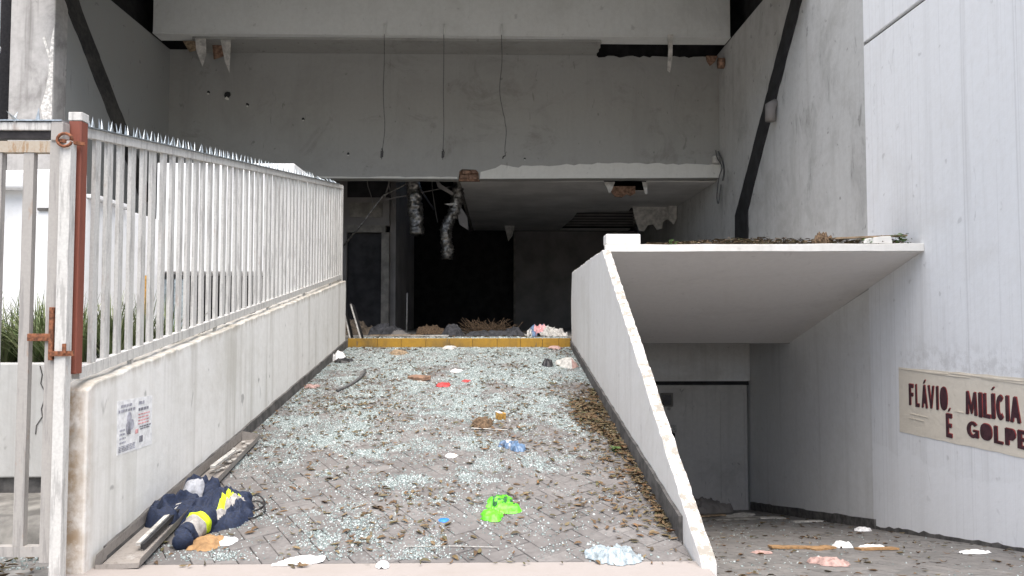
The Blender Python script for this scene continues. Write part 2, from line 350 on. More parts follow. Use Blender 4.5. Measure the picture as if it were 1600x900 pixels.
# ------------------------------------------------------------------ ground, ramp, driveway, terrace
b = MB()
b.add([(-70,-70,0),(70,-70,0),(70,3.7,0),(5.5,3.7,0),(1.4,3.7,0),(-2.7,3.7,0),(-70,3.7,0),(-70,70,0),(-2.7,70,0),(5.85,3.7,0),(70,70,0),(5.85,70,0)],
      [(0,1,2,9,3,4,5,6),(6,5,8,7),(9,2,10,11)])
tag(b.build('ground', 'ground', fix=False), kind='structure')
b = MB(); o_ = outline([(-2.72, 3.72), (1.36, 3.72), (1.36, 4.9), (-2.72, 4.9)], 0.2, 0.006, rng, [1, 0, 0, 0])
b.prism(o_, 2, -0.2, 0.034)
tag(b.build('apron', 'apron', bev=0.02), kind='structure')
ramp = tag(MB().prism([(4.9, -0.3), (12.78, -0.3), (12.78, rz(12.78) - 0.025), (4.9, rz(4.9) - 0.025)], 0, -2.6, 1.32).build('driveway_ramp', 'bed'), kind='structure')
gar = tag(MB().prism([(3.7, -0.03), (16.2, gz(16.2) - 0.03), (16.2, -3.2), (3.7, -3.2)], 0, 1.36, 5.62).build('garage_driveway', 'bed'), kind='structure')

def clip_poly(poly, x0, x1, y0, y1):
    for ax, lim, sg in ((0, x0, 1), (0, x1, -1), (1, y0, 1), (1, y1, -1)):
        out = []
        for i in range(len(poly)):
            p, q = poly[i - 1], poly[i]
            dp, dq = (p[ax] - lim) * sg, (q[ax] - lim) * sg
            if (dp >= 0) != (dq >= 0):
                t = dp / (dp - dq); out.append((p[0] + (q[0]-p[0])*t, p[1] + (q[1]-p[1])*t))
            if dq >= 0: out.append(q)
        poly = out
        if len(poly) < 3: return []
    return poly
def area(p): return abs(sum(p[i-1][0]*p[i][1] - p[i][0]*p[i-1][1] for i in range(len(p)))) / 2
def paver_shape(mb, poly, zf, lift, gap=0.0035, ch=0.004):
    cx = sum(p[0] for p in poly) / len(poly); cy = sum(p[1] for p in poly) / len(poly); n = len(poly)
    def sh(p, g):
        d = Vector((p[0] - cx, p[1] - cy)); l = d.length
        d = d * max(0.1, (l - g * 1.4) / l) if l > 1e-6 else d
        return (cx + d.x, cy + d.y)
    a = [sh(p, gap) for p in poly]; c = [sh(p, gap + ch) for p in poly]
    vs = [(x, y, zf(y) - 0.03) for x, y in a] + [(x, y, zf(y) - ch + lift) for x, y in a] + [(x, y, zf(y) + lift) for x, y in c]
    fs = [(i, (i+1) % n, n + (i+1) % n, n + i) for i in range(n)] + [(n+i, n+(i+1) % n, 2*n+(i+1) % n, 2*n+i) for i in range(n)] + [tuple(range(2*n, 3*n))]
    mb.add(vs, fs)
def herringbone(x0, x1, y0, y1, w, ang, zf, parent, mat, rg, keep):
    """herringbone of w x 2w pavers turned by ang, clipped to the rectangle"""
    ca, sa = math.cos(ang), math.sin(ang); cx, cy = (x0 + x1) / 2, (y0 + y1) / 2
    polys = []; N = int(max(x1 - x0, y1 - y0) / w) + 6
    for i in range(-N, N):
        for j in range(-N, N):
            k = (i - j) % 4                       # classic herringbone on a square lattice of side w
            if k == 0: r = (i, j, i + 2, j + 1)
            elif k == 2: r = (i, j, i + 1, j + 2) if False else None
            else: r = None
            if k == 3: r = (i, j, i + 1, j + 2)
            if r is None: continue
            q = [(r[0]*w, r[1]*w), (r[2]*w, r[1]*w), (r[2]*w, r[3]*w), (r[0]*w, r[3]*w)]
            q = [(cx + a*ca - c*sa, cy + a*sa + c*ca) for a, c in q]
            q = clip_poly(q, x0, x1, y0, y1)
            if q and area(q) > 0.0006: polys.append(q)
    polys.sort(key=lambda p: keep(sum(a for a, _ in p) / len(p), sum(c for _, c in p) / len(p)))
    rest = MB()
    for k, p in enumerate(polys):
        mb = MB() if k < 290 else rest
        paver_shape(mb, p, zf, rg.uniform(-0.002, 0.003))
        if k < 290: mb.build('paver', mat, parent, fix=False)
    if rest.v: tag(rest.build('paver', mat, parent, fix=False), kind='stuff')
herringbone(-2.54, 1.29, 4.905, 12.74, 0.125, R(33), rz, ramp, 'paver', rng, lambda x, y: y - 0.35 * x)
herringbone(1.42, 5.47, 4.6, 15.95, 0.14, R(8), gz, gar, 'paver2', rng, lambda x, y: abs(y - 6.3) - 0.3 * x if y > 5.7 else 99)

TZ = 1.29
terr = MB().box(-7.94, 1.30, 12.80, 30, TZ - 0.25, TZ)
terr.box(1.302, 5.49, 13.80, 30, TZ - 0.12, TZ)
terr = tag(terr.build('terrace_floor', 'terrace'), kind='structure')
xs = [-2.53, -2.03, -1.62, -1.20, -0.80, -0.40, 0.02, 0.42, 0.80, 1.08, 1.285]
for i in range(len(xs) - 1):
    b = MB().box(xs[i] + 0.003, xs[i+1] - 0.003, 12.765 + rng.uniform(-.003, .003), 12.80, rz(12.78) - 0.05, TZ + 0.004)
    b.build('edge_tile', 'yellow', terr, bev=0.004)

# ------------------------------------------------------------------ ramp walls
def wtop(y): return 1.19 + 0.1365 * (y - 4.7)
lw = thing('ramp_wall', (-2.63, 8.6, 0), 'weathered white ramp wall with rusty front end, carrying the barred fence', 'wall')
pr = [(4.72, -0.2), (12.66, -0.2), (12.66, wtop(12.66)), (4.80, wtop(4.8)), (4.72, wtop(4.72) - 0.03)]
MB().prism(outline(pr, 0.08, 0.008, rng, [0, 0, 1, 0, 0]), 0, -2.72, -2.55).build('wall_body', 'lw', lw, bev=0.012)
pr = [(4.95, rz(4.95) - .03), (12.66, rz(12.66) - .03), (12.66, rz(12.66) + 0.13), (4.95, rz(4.95) + 0.10)]
MB().prism(outline(pr, 0.15, 0.007, rng, [0, 0, 1, 0]), 0, -2.549, -2.525).build('skirting', 'skirt', lw)
MB().box(-3.0, -2.74, 12.7, 13.6, 1.0, 2.2).build('return_wall', 'lw', lw)
rw = thing('ramp_wall', (1.35, 8.6, 0), 'white ramp wall with steep mossy sloping top beside the garage driveway', 'wall')
pr = [(4.70, -1.2), (12.74, -3.0), (12.74, 1.25), (12.82, 1.62), (12.82, 1.95), (12.66, 2.42), (9.03, 2.46), (4.74, 0.06)]
MB().prism(outline(pr, 0.07, 0.013, rng, [0, 0, 0, 0, 0, 1, 1, 0]), 0, 1.30, 1.40).build('wall_body', 'rw', rw, bev=0.008)
pr = [(5.20, rz(5.2) - .03), (12.74, rz(12.74) - .03), (12.74, rz(12.74) + 0.11), (5.20, rz(5.2) + 0.17)]
MB().prism(outline(pr, 0.15, 0.008, rng, [0, 0, 1, 0]), 0, 1.272, 1.299).build('skirting', 'skirt', rw)

# ------------------------------------------------------------------ the building
bd = thing('commercial_building', (-1.2, 18, TZ), 'gutted white commercial building with a dark open hall and bare hanging ceilings', 'building')
XL, XR = -7.95, 5.5
hp = [(XL, 8.2)] + [(XL, 5.06)] + jag((XL + .01, 5.06), (-0.92, 5.04), 0.3, 0.008, rng) + [(-0.92, 5.04), (-0.90, 5.24), (-0.84, 5.29), (-0.5, 5.28), (-0.43, 5.22), (-0.42, 5.05)] \
     + jag((-0.41, 5.05), (XR, 5.10), 0.3, 0.008, rng) + [(XR, 5.10), (XR, 8.12)] + jag((XR - .01, 8.12), (2.4, 8.10), 0.12, 0.03, rng) + [(2.4, 8.2)]
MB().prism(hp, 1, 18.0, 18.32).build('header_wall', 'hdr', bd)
MB().box(-0.93, -0.40, 18.14, 18.30, 5.03, 5.32).build('exposed_brick', 'brick', bd, bev=0.02)
for i, (x, z) in enumerate(((-.88, 5.07), (-.66, 5.06), (-.60, 5.2), (-.82, 5.19))):
    MB().box(x, x + .19, 18.05 + .02 * (i % 2), 18.14, z, z + .085).build('exposed_brick', 'brick', bd, bev=0.012)
sp = [(-0.40, 5.055), (XR, 5.105)] + jag((XR, 5.42), (2.9, 5.46), 0.16, 0.02, rng) + jag((2.9, 5.46), (0.86, 5.37), 0.14, 0.025, rng) + jag((0.86, 5.37), (-0.1, 5.36), 0.1, 0.05, rng) + [(-0.38, 5.22)]
MB().prism(sp, 1, 17.992, 17.999).build('bare_plaster_strip', 'bare', bd)
MB().prism([(XL, 5.07)] + jag((XL, 5.07), (-0.95, 5.055), .5, .0, rng) + [(-0.95, 5.055)] + jag((-0.95, 5.09), (XL, 5.10), 0.2, 0.014, rng), 1, 17.993, 17.999).build('bare_plaster_strip', 'bare', bd)
MB().box(XL + .06, XR - .03, 16.95, 17.4, 8.22, 10.4).build('beam', 'beam', bd, bev=0.015)
MB().box(XL + .06, XR - .03, 16.935, 17.395, 8.185, 8.221).build('beam_lip', 'beam', bd, bev=0.008)
sf = jag((-7.05, 17.1), (2.46, 17.1), 9, 0, rng) + [(2.46, 17.1)] + jag((2.46, 17.1), (2.48, 17.995), 0.12, 0.03, rng) + [(2.48, 17.995), (-7.3, 17.995)] + jag((-7.3, 17.9), (-7.0, 17.1), 0.12, 0.06, rng)
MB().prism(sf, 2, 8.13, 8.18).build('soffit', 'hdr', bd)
MB().prism([(XL, 17.1), (XR, 17.1), (XR, 17.4), (XL, 17.4)], 2, 8.6, 8.7).build('soffit_backing', 'void', bd)
def torn(pts, y, th, mat='torn', name='torn_plasterboard', parent=bd):
    return MB().prism(pts, 1, y, y + th).build(name, mat, parent)
torn([(-6.98, 8.14), (-6.74, 8.14), (-6.72, 7.75), (-6.80, 7.48), (-6.95, 7.85)], 17.1, .02)
torn([(-6.42, 8.14), (-6.18, 8.14), (-6.20, 7.36), (-6.30, 7.6)], 17.15, .02)
torn([(-6.74, 8.15), (-6.4, 8.15), (-6.42, 7.9), (-6.7, 7.8)], 17.5, .05, 'brick', 'exposed_brick')
torn([(-7.35, 8.15), (-7.0, 8.15), (-7.02, 7.95), (-7.2, 7.9)], 17.3, .05, 'wood', 'exposed_batten')
torn([(3.98, 8.24), (4.12, 8.24), (4.10, 8.1), (4.09, 7.7), (4.03, 7.35), (3.97, 7.4), (4.0, 7.9)], 16.9, .025)
torn([(5.18, 8.12), (5.46, 8.12), (5.40, 7.98), (5.28, 7.88), (5.20, 8.0)], 17.93, .06, 'brick', 'exposed_brick')
# scuffs chipped out of the header: shallow knocked-out lumps with a chip of bare plaster
for (x, z, r) in ((-6.54, 7.08, .10), (-6.05, 6.85, .05), (-3.6, 5.65, .04), (-7.0, 7.15, .05), (0.7, 5.55, .03), (-4.7, 6.5, .04)):
    MB().prism([(x + r * rng.uniform(.6, 1.1) * math.cos(a), z + r * rng.uniform(.6, 1.1) * math.sin(a)) for a in np.linspace(0, 5.6, 8)], 1, 17.985, 17.999).build('chipped_hole', 'black2', bd)
    MB().prism([(x + r * .8 * rng.uniform(.3, .9) * math.cos(a), z - r * .9 + r * .5 * rng.uniform(.6, 1.1) * math.sin(a)) for a in np.linspace(0, 5.6, 7)], 1, 17.98, 17.986).build('plaster_chip', 'bare', bd)
# side walls
MB().box(-8.3, XL, 13.72, 30, -0.5, 8.2).build('left_wall', 'left', bd)
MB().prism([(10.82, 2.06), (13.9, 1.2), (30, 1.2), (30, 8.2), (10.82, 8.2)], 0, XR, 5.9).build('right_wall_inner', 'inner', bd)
MB().prism([(10.82, -3.2), (30, -3.2), (30, 1.198), (13.9, 1.198), (10.82, 2.058)], 0, XR, 5.9).build('right_wall_lower', 'lower', bd)
MB().box(XR - 0.02, 5.9, 5.0, 10.80, -3.2, 5.69).build('right_wall_outer', 'outer', bd, bev=0.01)
MB().box(XR - 0.02, 5.9, 5.0, 10.80, 5.745, 12.0).build('right_wall_outer', 'outer', bd, bev=0.01)
MB().box(XR + 0.04, 5.88, 5.01, 10.79, 5.60, 5.80).build('wall_groove', 'skirt', bd)
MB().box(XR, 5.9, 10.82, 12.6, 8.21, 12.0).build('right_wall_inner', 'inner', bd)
pr = [(10.72, gz(10.72) - .02), (16.0, gz(16.0) - .02), (16.0, gz(16.0) + .17), (10.72, gz(10.72) + .14)]
MB().prism(outline(pr, .2, .01, rng, [0, 0, 1, 0]), 0, XR - 0.045, XR - 0.002).build('skirting', 'skirt', bd)
pr = [(5.5, gz(5.5) - .02), (10.7, gz(10.7) - .02), (10.7, gz(10.7) + .05), (5.5, gz(5.5) + .06)]
MB().prism(outline(pr, .12, .02, rng, [0, 0, 1, 0]), 0, XR - 0.032, XR - 0.021).build('skirting', 'skirt', bd)
# black sealant bands where the sloped glazing met both side walls
def band(x0, x1, pl, mat, jitter):
    n = len(pl); L = [(y - w / 2, z) for y, z, w in pl]; Rr = [(y + w / 2, z) for y, z, w in pl]
    poly = []
    for i in range(n - 1): poly += jag(L[i], L[i+1], 0.15, jitter, rng)
    poly.append(L[-1])
    Rr = Rr[::-1]
    for i in range(n - 1): poly += jag(Rr[i], Rr[i+1], 0.15, jitter, rng)
    poly.append(Rr[-1])
    MB().prism(poly, 0, x0, x1).build('glazing_band', mat, bd)
band(XR - 0.03, XR - 0.001, [(12.35, 8.6, .62), (13.21, 7.45, .62), (15.9, 4.55, .74), (16.4, 4.0, .84), (16.42, 2.0, .84)], 'black2', .015)
band(XL + 0.001, XL + 0.03, [(13.3, 8.19, .6), (13.8, 7.55, .62), (15.6, 5.76, .66), (17.0, 4.3, .7)], 'black', .015)
MB().box(-8.5, 6.1, 12.95, 31, 10.42, 10.8).build('upper_slab', 'void', bd)
MB().box(-7.92, 5.49, 12.6, 12.94, 7.42, 15).build('added_shade_facade', 'beam', bd)  # unseen spandrel, added and sized to keep sky light off the header
MB().box(-8.72, 5.49, 12.95, 16.9, 9.3, 9.45).build('upper_ceiling', 'beam', bd)
MB().box(XL - .35, XR + .4, 18.33, 18.6, 6.9, 10.42).build('upper_partition', 'void', bd)
MB().box(-8.6, -8.3, 13.72, 30, 8.0, 10.42).build('upper_side_wall', 'void', bd)
MB().box(5.9, 6.1, 12.62, 30, 8.0, 10.42).build('upper_side_wall', 'void', bd)
# interior of the hall
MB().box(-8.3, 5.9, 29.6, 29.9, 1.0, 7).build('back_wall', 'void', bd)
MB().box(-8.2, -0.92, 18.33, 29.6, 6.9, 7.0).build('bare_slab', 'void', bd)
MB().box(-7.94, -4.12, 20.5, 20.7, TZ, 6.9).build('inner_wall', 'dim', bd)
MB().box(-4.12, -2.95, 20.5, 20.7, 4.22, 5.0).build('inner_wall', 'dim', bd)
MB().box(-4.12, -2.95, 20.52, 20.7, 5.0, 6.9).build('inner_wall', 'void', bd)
MB().box(-4.12, -3.05, 20.46, 20.60, 4.03, 4.22).build('door_head', 'jamb', bd)
MB().box(-3.16, -2.95, 20.47, 20.66, TZ, 4.03).build('door_jamb', 'jamb', bd)
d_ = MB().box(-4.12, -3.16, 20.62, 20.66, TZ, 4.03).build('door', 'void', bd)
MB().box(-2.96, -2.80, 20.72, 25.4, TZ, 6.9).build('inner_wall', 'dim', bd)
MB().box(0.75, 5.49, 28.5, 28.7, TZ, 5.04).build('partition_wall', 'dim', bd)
MB().box(0.68, 0.75, 28.42, 28.7, TZ, 5.04).build('partition_edge', 'jamb', bd)
# plasterboard ceiling with two holes
def cp(poly): MB().prism(poly, 2, 5.06, 5.09).build('ceiling_panel', 'ceil', bd)
cp([(-0.90, 18.33), (2.68, 18.33), (2.75, 18.7), (2.95, 19.3), (3.0, 19.8), (2.7, 22.6), (2.6, 23.7), (2.6, 25.1), (2.4, 28.5), (-0.86, 28.5)])
cp([(3.75, 18.33), (5.49, 18.33), (5.49, 22.6), (4.15, 22.6), (2.705, 22.6), (3.002, 19.81), (3.6, 19.7), (4.02, 19.75), (3.9, 19.0)])
cp([(2.70, 22.605), (4.14, 22.605), (4.2, 23.3), (3.3, 23.5), (2.605, 23.7)])
cp([(2.41, 28.0), (5.1, 27.9), (5.1, 28.5), (2.405, 28.5)])
MB().box(-0.91, 5.49, 18.33, 28.6, 5.75, 5.8).build('bare_slab', 'void', bd)
MB().box(-0.97, -0.90, 18.33, 28.5, 5.03, 5.2).build('ceiling_edge_trim', 'jamb', bd)
for i, y in enumerate((23.9, 24.6, 25.3, 26.0, 26.7, 27.4)):
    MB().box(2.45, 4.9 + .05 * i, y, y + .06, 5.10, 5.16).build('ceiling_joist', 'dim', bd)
def hang(pts, y0, tilt, th=0.02, mat='torn'):       # a torn sheet hanging down from the ceiling plane
    vs = [(x, y0 + (5.07 - z) * tilt, z) for x, z in pts]; n = len(vs)
    vs += [(x, y + th, z) for x, y, z in vs]
    fs = [tuple(range(n)), tuple(range(2*n-1, n-1, -1))] + [(i, i+n, (i+1) % n+n, (i+1) % n) for i in range(n)]
    MB().add(vs, fs).build('torn_plasterboard', mat, bd)
hang([(4.15, 5.08), (5.46, 5.08), (5.44, 4.86), (5.36, 4.62), (5.25, 4.7), (5.12, 4.62), (5.1, 4.42), (4.95, 4.38), (4.82, 4.55), (4.66, 4.52), (4.55, 4.34), (4.4, 4.36), (4.25, 4.7)], 22.4, 0.35)
hang([(5.2, 5.08), (5.47, 5.08), (5.47, 4.7), (5.38, 4.5), (5.25, 4.62)], 22.2, 0.1)
hang([(2.70, 5.07), (2.98, 5.07), (2.9, 4.86), (2.84, 4.78), (2.78, 4.9)], 18.4, .1)
hang([(3.66, 5.07), (3.78, 5.07), (3.80, 4.78), (3.74, 4.76)], 18.4, .1)
hang([(2.95, 5.07), (3.6, 5.07), (3.62, 4.9), (3.5, 4.84), (3.4, 4.88), (3.28, 4.8), (3.1, 4.82), (3.0, 4.92)], 19.0, .5, .06, 'brick')
hang([(0.3, 5.07), (0.68, 5.07), (0.6, 4.7), (0.45, 4.5)], 27, .3)
# small fittings left on the walls
MB().tube([(5.49, 17.55, 7.80), (5.36, 17.55, 7.80)], .13, 14).build('pipe_stub', 'brick', bd, True)
MB().tube([(5.50, 14.32, 5.86), (5.38, 14.28, 5.80), (5.36, 14.25, 5.50)], [.10, .11, .10], 12).build('pipe_stub', 'dim', bd, True)
MB().box(5.30, 5.44, 17.86, 17.98, 5.45, 5.62).build('junction_box', 'torn', bd, bev=.01)
MB().tube(smooth([(5.36, 17.85, 5.75), (5.38, 17.8, 5.55), (5.46, 17.7, 5.3), (5.40, 17.75, 5.05), (5.36, 17.8, 4.6), (5.40, 17.8, 4.45), (5.46, 17.8, 4.9)]), .014, 6).build('loose_cable', 'cable', bd, True)
MB().tube(smooth([(5.42, 17.85, 5.72), (5.46, 17.7, 5.5), (5.48, 17.6, 5.2), (5.44, 17.6, 4.95)]), .018, 6).build('loose_cable', 'cable', bd, True)
# garage front below the terrace
MB().box(1.41, 5.49, 16.0, 16.25, 0.29, 1.17).build('garage_header', 'garage', bd)
MB().box(1.41, 3.30, 16.02, 16.25, -2.8, 0.285).build('garage_side_wall', 'garage', bd)
MB().box(1.41, 5.49, 16.10, 16.3, 0.20, 0.289).build('door_gap', 'void', bd)
gd = MB().box(3.32, 5.44, 16.09, 16.15, -2.75, 0.20).build('garage_door', 'gdoor', bd, bev=.006)
for (x0, x1, z0, z1) in ((3.32, 5.44, .12, .19), (5.38, 5.44, -2.7, .12), (3.32, 3.38, -2.7, .12), (4.86, 4.88, -2.7, .12)):
    MB().box(x0, x1, 16.07, 16.089, z0, z1).build('door_rail', 'gdoor', gd)
MB().box(3.56, 3.83, 16.055, 16.089, -0.26, 0.03).build('window_frame', 'jamb', gd)
MB().box(3.60, 3.79, 16.045, 16.054, -0.22, -0.01).build('window_pane', 'pane', gd)
MB().tube([(3.5, 16.08, -.70), (3.5, 15.9, -.70), (3.84, 15.86, -.71)], .075, 12).build('vent_pipe', 'offwhite', gd, True)
MB().box(3.64, 3.86, 16.05, 16.085, -1.05, -.83).build('vent_hole', 'void', gd)
MB().box(1.41, 5.49, 13.86, 16.0, 1.17, 1.172).build('garage_ceiling', 'garage', bd)

# ------------------------------------------------------------------ sloping canopy over the garage driveway
cn = thing('garage_canopy', (3.4, 9.4, 2.5), 'sloping concrete canopy slab with white front edge over the garage driveway', 'canopy')
MB().prism([(9.44, 2.475), (13.82, 1.17), (13.82, 1.28), (9.44, 2.555)], 0, 1.41, 5.478).build('slab', 'soffit', cn)
b = MB().prism(outline([(1.385, 2.47), (5.475, 2.485), (5.475, 2.585), (1.385, 2.56)], .25, .004, rng, [1, 0, 1, 0]), 1, 9.35, 9.44)
b.build('front_edge', 'canopy', cn, bev=.006)
cb = MB().box(1.40, 1.84, 9.38, 9.62, 2.568, 2.70).build('concrete_block', 'canopy', bev=.012)
tag(cb, 'small white concrete block on the left corner of the sloping canopy', 'block')
pk = MB().bar((4.35, 9.45, 2.655), (5.38, 9.62, 2.715), .10, .022).build('wooden_plank', 'wood'); tag(pk, 'thin brown plank lying on the right end of the canopy', 'plank')
wb_ = MB().prism([(4.72, 2.586), (5.10, 2.588), (5.08, 2.685), (4.95, 2.68), (4.75, 2.65)], 1, 9.40, 9.55).build('plaster_lump', 'canopy', bev=.01); tag(wb_, 'white plaster lump propping the plank on the canopy', 'rubble')

# ------------------------------------------------------------------ pillar, pipe, white walls, planter behind the gate
pl = thing('concrete_pillar', (-8.3, 13.5, 0), 'weathered grey concrete pillar with peeling plaster behind the gate', 'pillar')
MB().prism(outline([(-8.72, 13.3), (-7.93, 13.3), (-7.93, 13.70), (-8.72, 13.70)], .2, .004, rng), 2, 0, 10.4).build('shaft', 'pillar', pl, bev=.02)
for k, pts in enumerate(([(-8.05, 5.0), (-7.94, 4.7), (-7.935, 6.9), (-7.99, 6.6), (-8.02, 6.0), (-8.06, 5.7), (-8.14, 5.4)], [(-8.10, 6.7), (-8.0, 6.35), (-8.02, 6.3), (-8.14, 6.66)])):
    MB().prism(pts, 1, 13.288, 13.299).build('peeling_plaster', 'peel', pl)
dp = thing('drain_pipe', (-9.02, 13.2, 0), 'white metal drain pipe with rust patches at the left edge', 'pipe')
MB().tube([(-9.02, 13.2, 0), (-9.02, 13.2, 10)], .16, 20).build('pipe', 'pipe', dp, True)
for z in (3.6, 6.4): MB().tube([(-9.02, 13.2, z), (-9.02, 13.2, z + .08)], .18, 20).build('bracket', 'pipe', dp, True)
MB().box(-9.7, -8.74, 13.6, 13.8, 0, 10).build('backing_strip', 'darksteel', dp)
ww = thing('boundary_wall', (-5.6, 9, 0), 'white painted wall with a ledge seen through the gate, behind the planter', 'wall')
MB().prism(outline([(-8.6, -.1), (-5.02, -.1), (-5.02, 3.38), (-5.3, 3.42), (-8.6, 3.36)], .2, .006, rng, [0, 0, 1, 1, 0]), 1, 9.0, 9.16).build('front_wall', 'white', ww, bev=.01)
MB().box(-6.4, -5.60, 8.82, 8.998, 3.16, 3.36).build('ledge', 'white', ww, bev=.025)
MB().box(-5.50, -5.03, 8.97, 8.998, 2.92, 2.95).build('groove_strip', 'skirt', ww)
MB().box(-5.16, -5.02, 9.162, 11.19, -.1, 3.10).build('side_wall', 'white', ww, bev=.01)
MB().box(-5.19, -4.92, 9.162, 10.1, 3.102, 3.15).build('coping', 'white', ww, bev=.008)
an = thing('annex_block', (-4.1, 11.2, 0), 'white annex box with a dark opening under it, behind the fence', 'building')
MB().box(-5.10, -3.05, 11.2, 12.5, 2.33, 3.97).build('upper_box', 'white', an, bev=.01)
MB().box(-5.10, -3.05, 11.2, 11.35, 0, 1.35).build('lower_wall', 'white', an)
MB().box(-3.28, -3.05, 11.21, 12.5, 1.35, 2.329).build('corner_post', 'white', an)
MB().box(-5.10, -3.29, 12.2, 12.4, 1.35, 2.329).build('recess_back', 'void', an)
for x in (-5.05, -4.86): MB().box(x, x + .17, 11.3, 11.36, 1.36, 2.22).build('grey_panel', 'greyplastic', an)
o = MB().box(-4.72, -4.66, 10.0, 10.03, 0.0, 2.2).build('wooden_plank', 'orange'); tag(o, 'narrow yellowish plank standing upright behind the fence bars', 'plank')
pt = thing('planter', (-4.5, 6.4, 0), 'raised concrete planter with dark base behind the gate', 'planter')
MB().box(-7.5, -2.9, 6.0, 6.14, .36, 1.26).build('front_wall', 'planter', pt, bev=.012)
MB().box(-7.5, -2.9, 7.4, 7.52, .36, 1.2).build('rear_wall', 'planter', pt)
MB().box(-7.5, -2.9, 6.04, 7.5, 0, .36).build('base', 'skirt', pt)
MB().box(-7.48, -2.92, 6.141, 7.399, .4, 1.16).build('soil', 'soil', pt)
MB().tube([(-3.62, 5.996, 1.24), (-3.60, 5.996, 1.17), (-3.61, 5.996, 1.10), (-3.575, 5.996, 1.03), (-3.58, 5.996, .97), (-3.60, 5.996, .90), (-3.59, 5.996, .84), (-3.635, 5.996, .77), (-3.64, 5.996, .70)], .004, 5).build('crack', 'skirt', pt)
MB().prism([(5.25, .0), (6.035, .0), (6.035, .24), (5.45, .20), (5.38, .16)], 0, -7.5, -3.08).build('stone_step', 'terrace', bev=.02)
tag(bpy.data.objects['stone_step'], 'grey cement step at the foot of the planter', 'step')
def grass_clump(i, x, y, z):
    rg = random.Random(100 + i); b = MB()
    for k in range(120):
        a = rg.uniform(0, 6.283); L = rg.uniform(.4, .85); lean = rg.uniform(.15, .8); w = rg.uniform(.006, .011)
        d = Vector((math.cos(a), math.sin(a), 0)); s_ = Vector((-d.y, d.x, 0)); p = Vector((x, y, z)) + d * rg.uniform(0, .07); vs = []
        for t in (0, .3, .6, .85, 1):
            c = p + d * (L * lean * t * (0.5 + .6 * t)) + Vector((0, 0, L * (t - lean * .62 * t * t)))
            ww_ = w * (1 - .92 * t ** 2)
            vs += [c - s_ * ww_, c + s_ * ww_]
        b.add(vs, [(j*2, j*2+1, j*2+3, j*2+2) for j in range(4)])
    o = b.build('grass_clump', 'blade', fix=False)
    tag(o, 'strappy grey-green grass clump growing in the planter', 'plant', 'grass clumps in the planter')
for i in range(17): grass_clump(i, -4.75 + i * .11 + rng.uniform(-.04, .04), 6.35 + rng.choice((0, .25, .5)) + rng.uniform(-.05, .05), 1.15)

# ------------------------------------------------------------------ side fence on the left ramp wall
def rail(y0, y1, dz, w, h, x=-2.63):
    return MB().bar((x, y0, wtop(y0) + dz), (x, y1, wtop(y1) + dz), w, h)
fe = thing('side_fence', (-2.63, 8.6, 1.6), 'long white barred fence with spikes on top of the left ramp wall', 'fence')
FT = 1.60
rail(4.72, 12.60, .075, .05, .07).build('bottom_rail', 'bar', fe)
rail(4.72, 12.60, FT, .05, .06).build('top_rail', 'bar', fe)
MB().box(-2.665, -2.585, 4.64, 4.715, 1.27, 2.845).build('red_post', 'redox', fe, bev=.006)
MB().box(-2.668, -2.582, 4.637, 4.718, 2.846, 2.90).build('post_cap', 'bar', fe, bev=.004)
bm_me = MB().box(-.013, .013, -.033, .033, .10, FT - .028).mesh('bar', 'bar')
y = 4.90; n = 0
while y < 12.6:
    instance('bar', bm_me, fe, (-2.632 + rng.uniform(-.004, .004), y, wtop(y)), (0, rng.uniform(-.004, .004), rng.uniform(-.05, .05))); y += .163; n += 1
MB().box(-2.66, -2.60, 12.575, 12.625, wtop(12.6), wtop(12.6) + FT + .02).build('end_post', 'bar', fe)
for yy in (5.4, 7.0, 8.6, 10.2, 11.8): MB().box(-2.645, -2.615, yy, yy + .03, wtop(yy) - .01, wtop(yy) + .05).build('rail_foot', 'bar', fe)
ss = MB().bar((-2.625, 4.70, wtop(4.7) + FT + .036), (-2.625, 12.3, wtop(12.3) + FT + .036), .075, .006).build('spike_strip', 'galv', fe)
spk = MB().add([(-.014, -.004, 0), (.014, -.004, 0), (.014, .004, 0), (-.014, .004, 0), (0, 0, .085)], [(0,1,4),(1,2,4),(2,3,4),(3,0,4),(0,3,2,1)]).mesh('spike', 'galv')
y = 4.74; k = 0
while y < 12.25:
    bent = y > 10.6
    if not (6.55 < y < 6.66) and not (bent and rng.random() < .5):
        o = instance('spike', spk, None, (-2.625 + (.025 if k % 2 else -.02), y, wtop(y) + FT + .038),
                     (rng.uniform(-.12, .12) - (.25 if y < 4.95 else .1) - (rng.uniform(.3, 1.1) if bent else 0), rng.uniform(.12, .3) * (1 if k % 2 else -.6), R(90) + rng.uniform(-.2, .2)))
        o.parent = ss
    y += .0575; k += 1

# ------------------------------------------------------------------ gate at the left edge
gt = thing('gate', (-3.4, 4.6, 0), 'weathered steel bar gate with rusty top rail at the left edge', 'gate')
G = 4.6
MB().box(-4.4, -2.735, G - .025, G + .025, 2.63, 2.70).build('top_rail', 'rustrail', gt)
MB().box(-4.4, -2.735, G - .025, G + .025, .185, .245).build('bottom_rail', 'gate', gt)
gbar = MB().box(-.031, .031, -.02, .02, .246, 2.629).mesh('bar', 'gate')
for i in range(8): instance('bar', gbar, gt, (-2.868 - i * .192, G, 0))
MB().box(-2.735, -2.672, G - .028, G + .028, .15, 2.70).build('gate_stile', 'gate', gt)
MB().box(-2.668, -2.60, G - .045, G + .02, .0, 2.70).build('gate_post', 'bar', gt, bev=.004)
MB().box(-4.4, -2.73, G - .035, G + .035, 2.765, 2.815).build('top_bar', 'bar', gt, bev=.004)
MB().box(-4.4, -2.74, G - .02, G + .02, 2.716, 2.764).build('dark_channel', 'darksteel', gt)
MB().box(-2.728, -2.655, G - .04, G + .04, 2.70, 2.82).build('corner_plate', 'gate', gt, bev=.006)
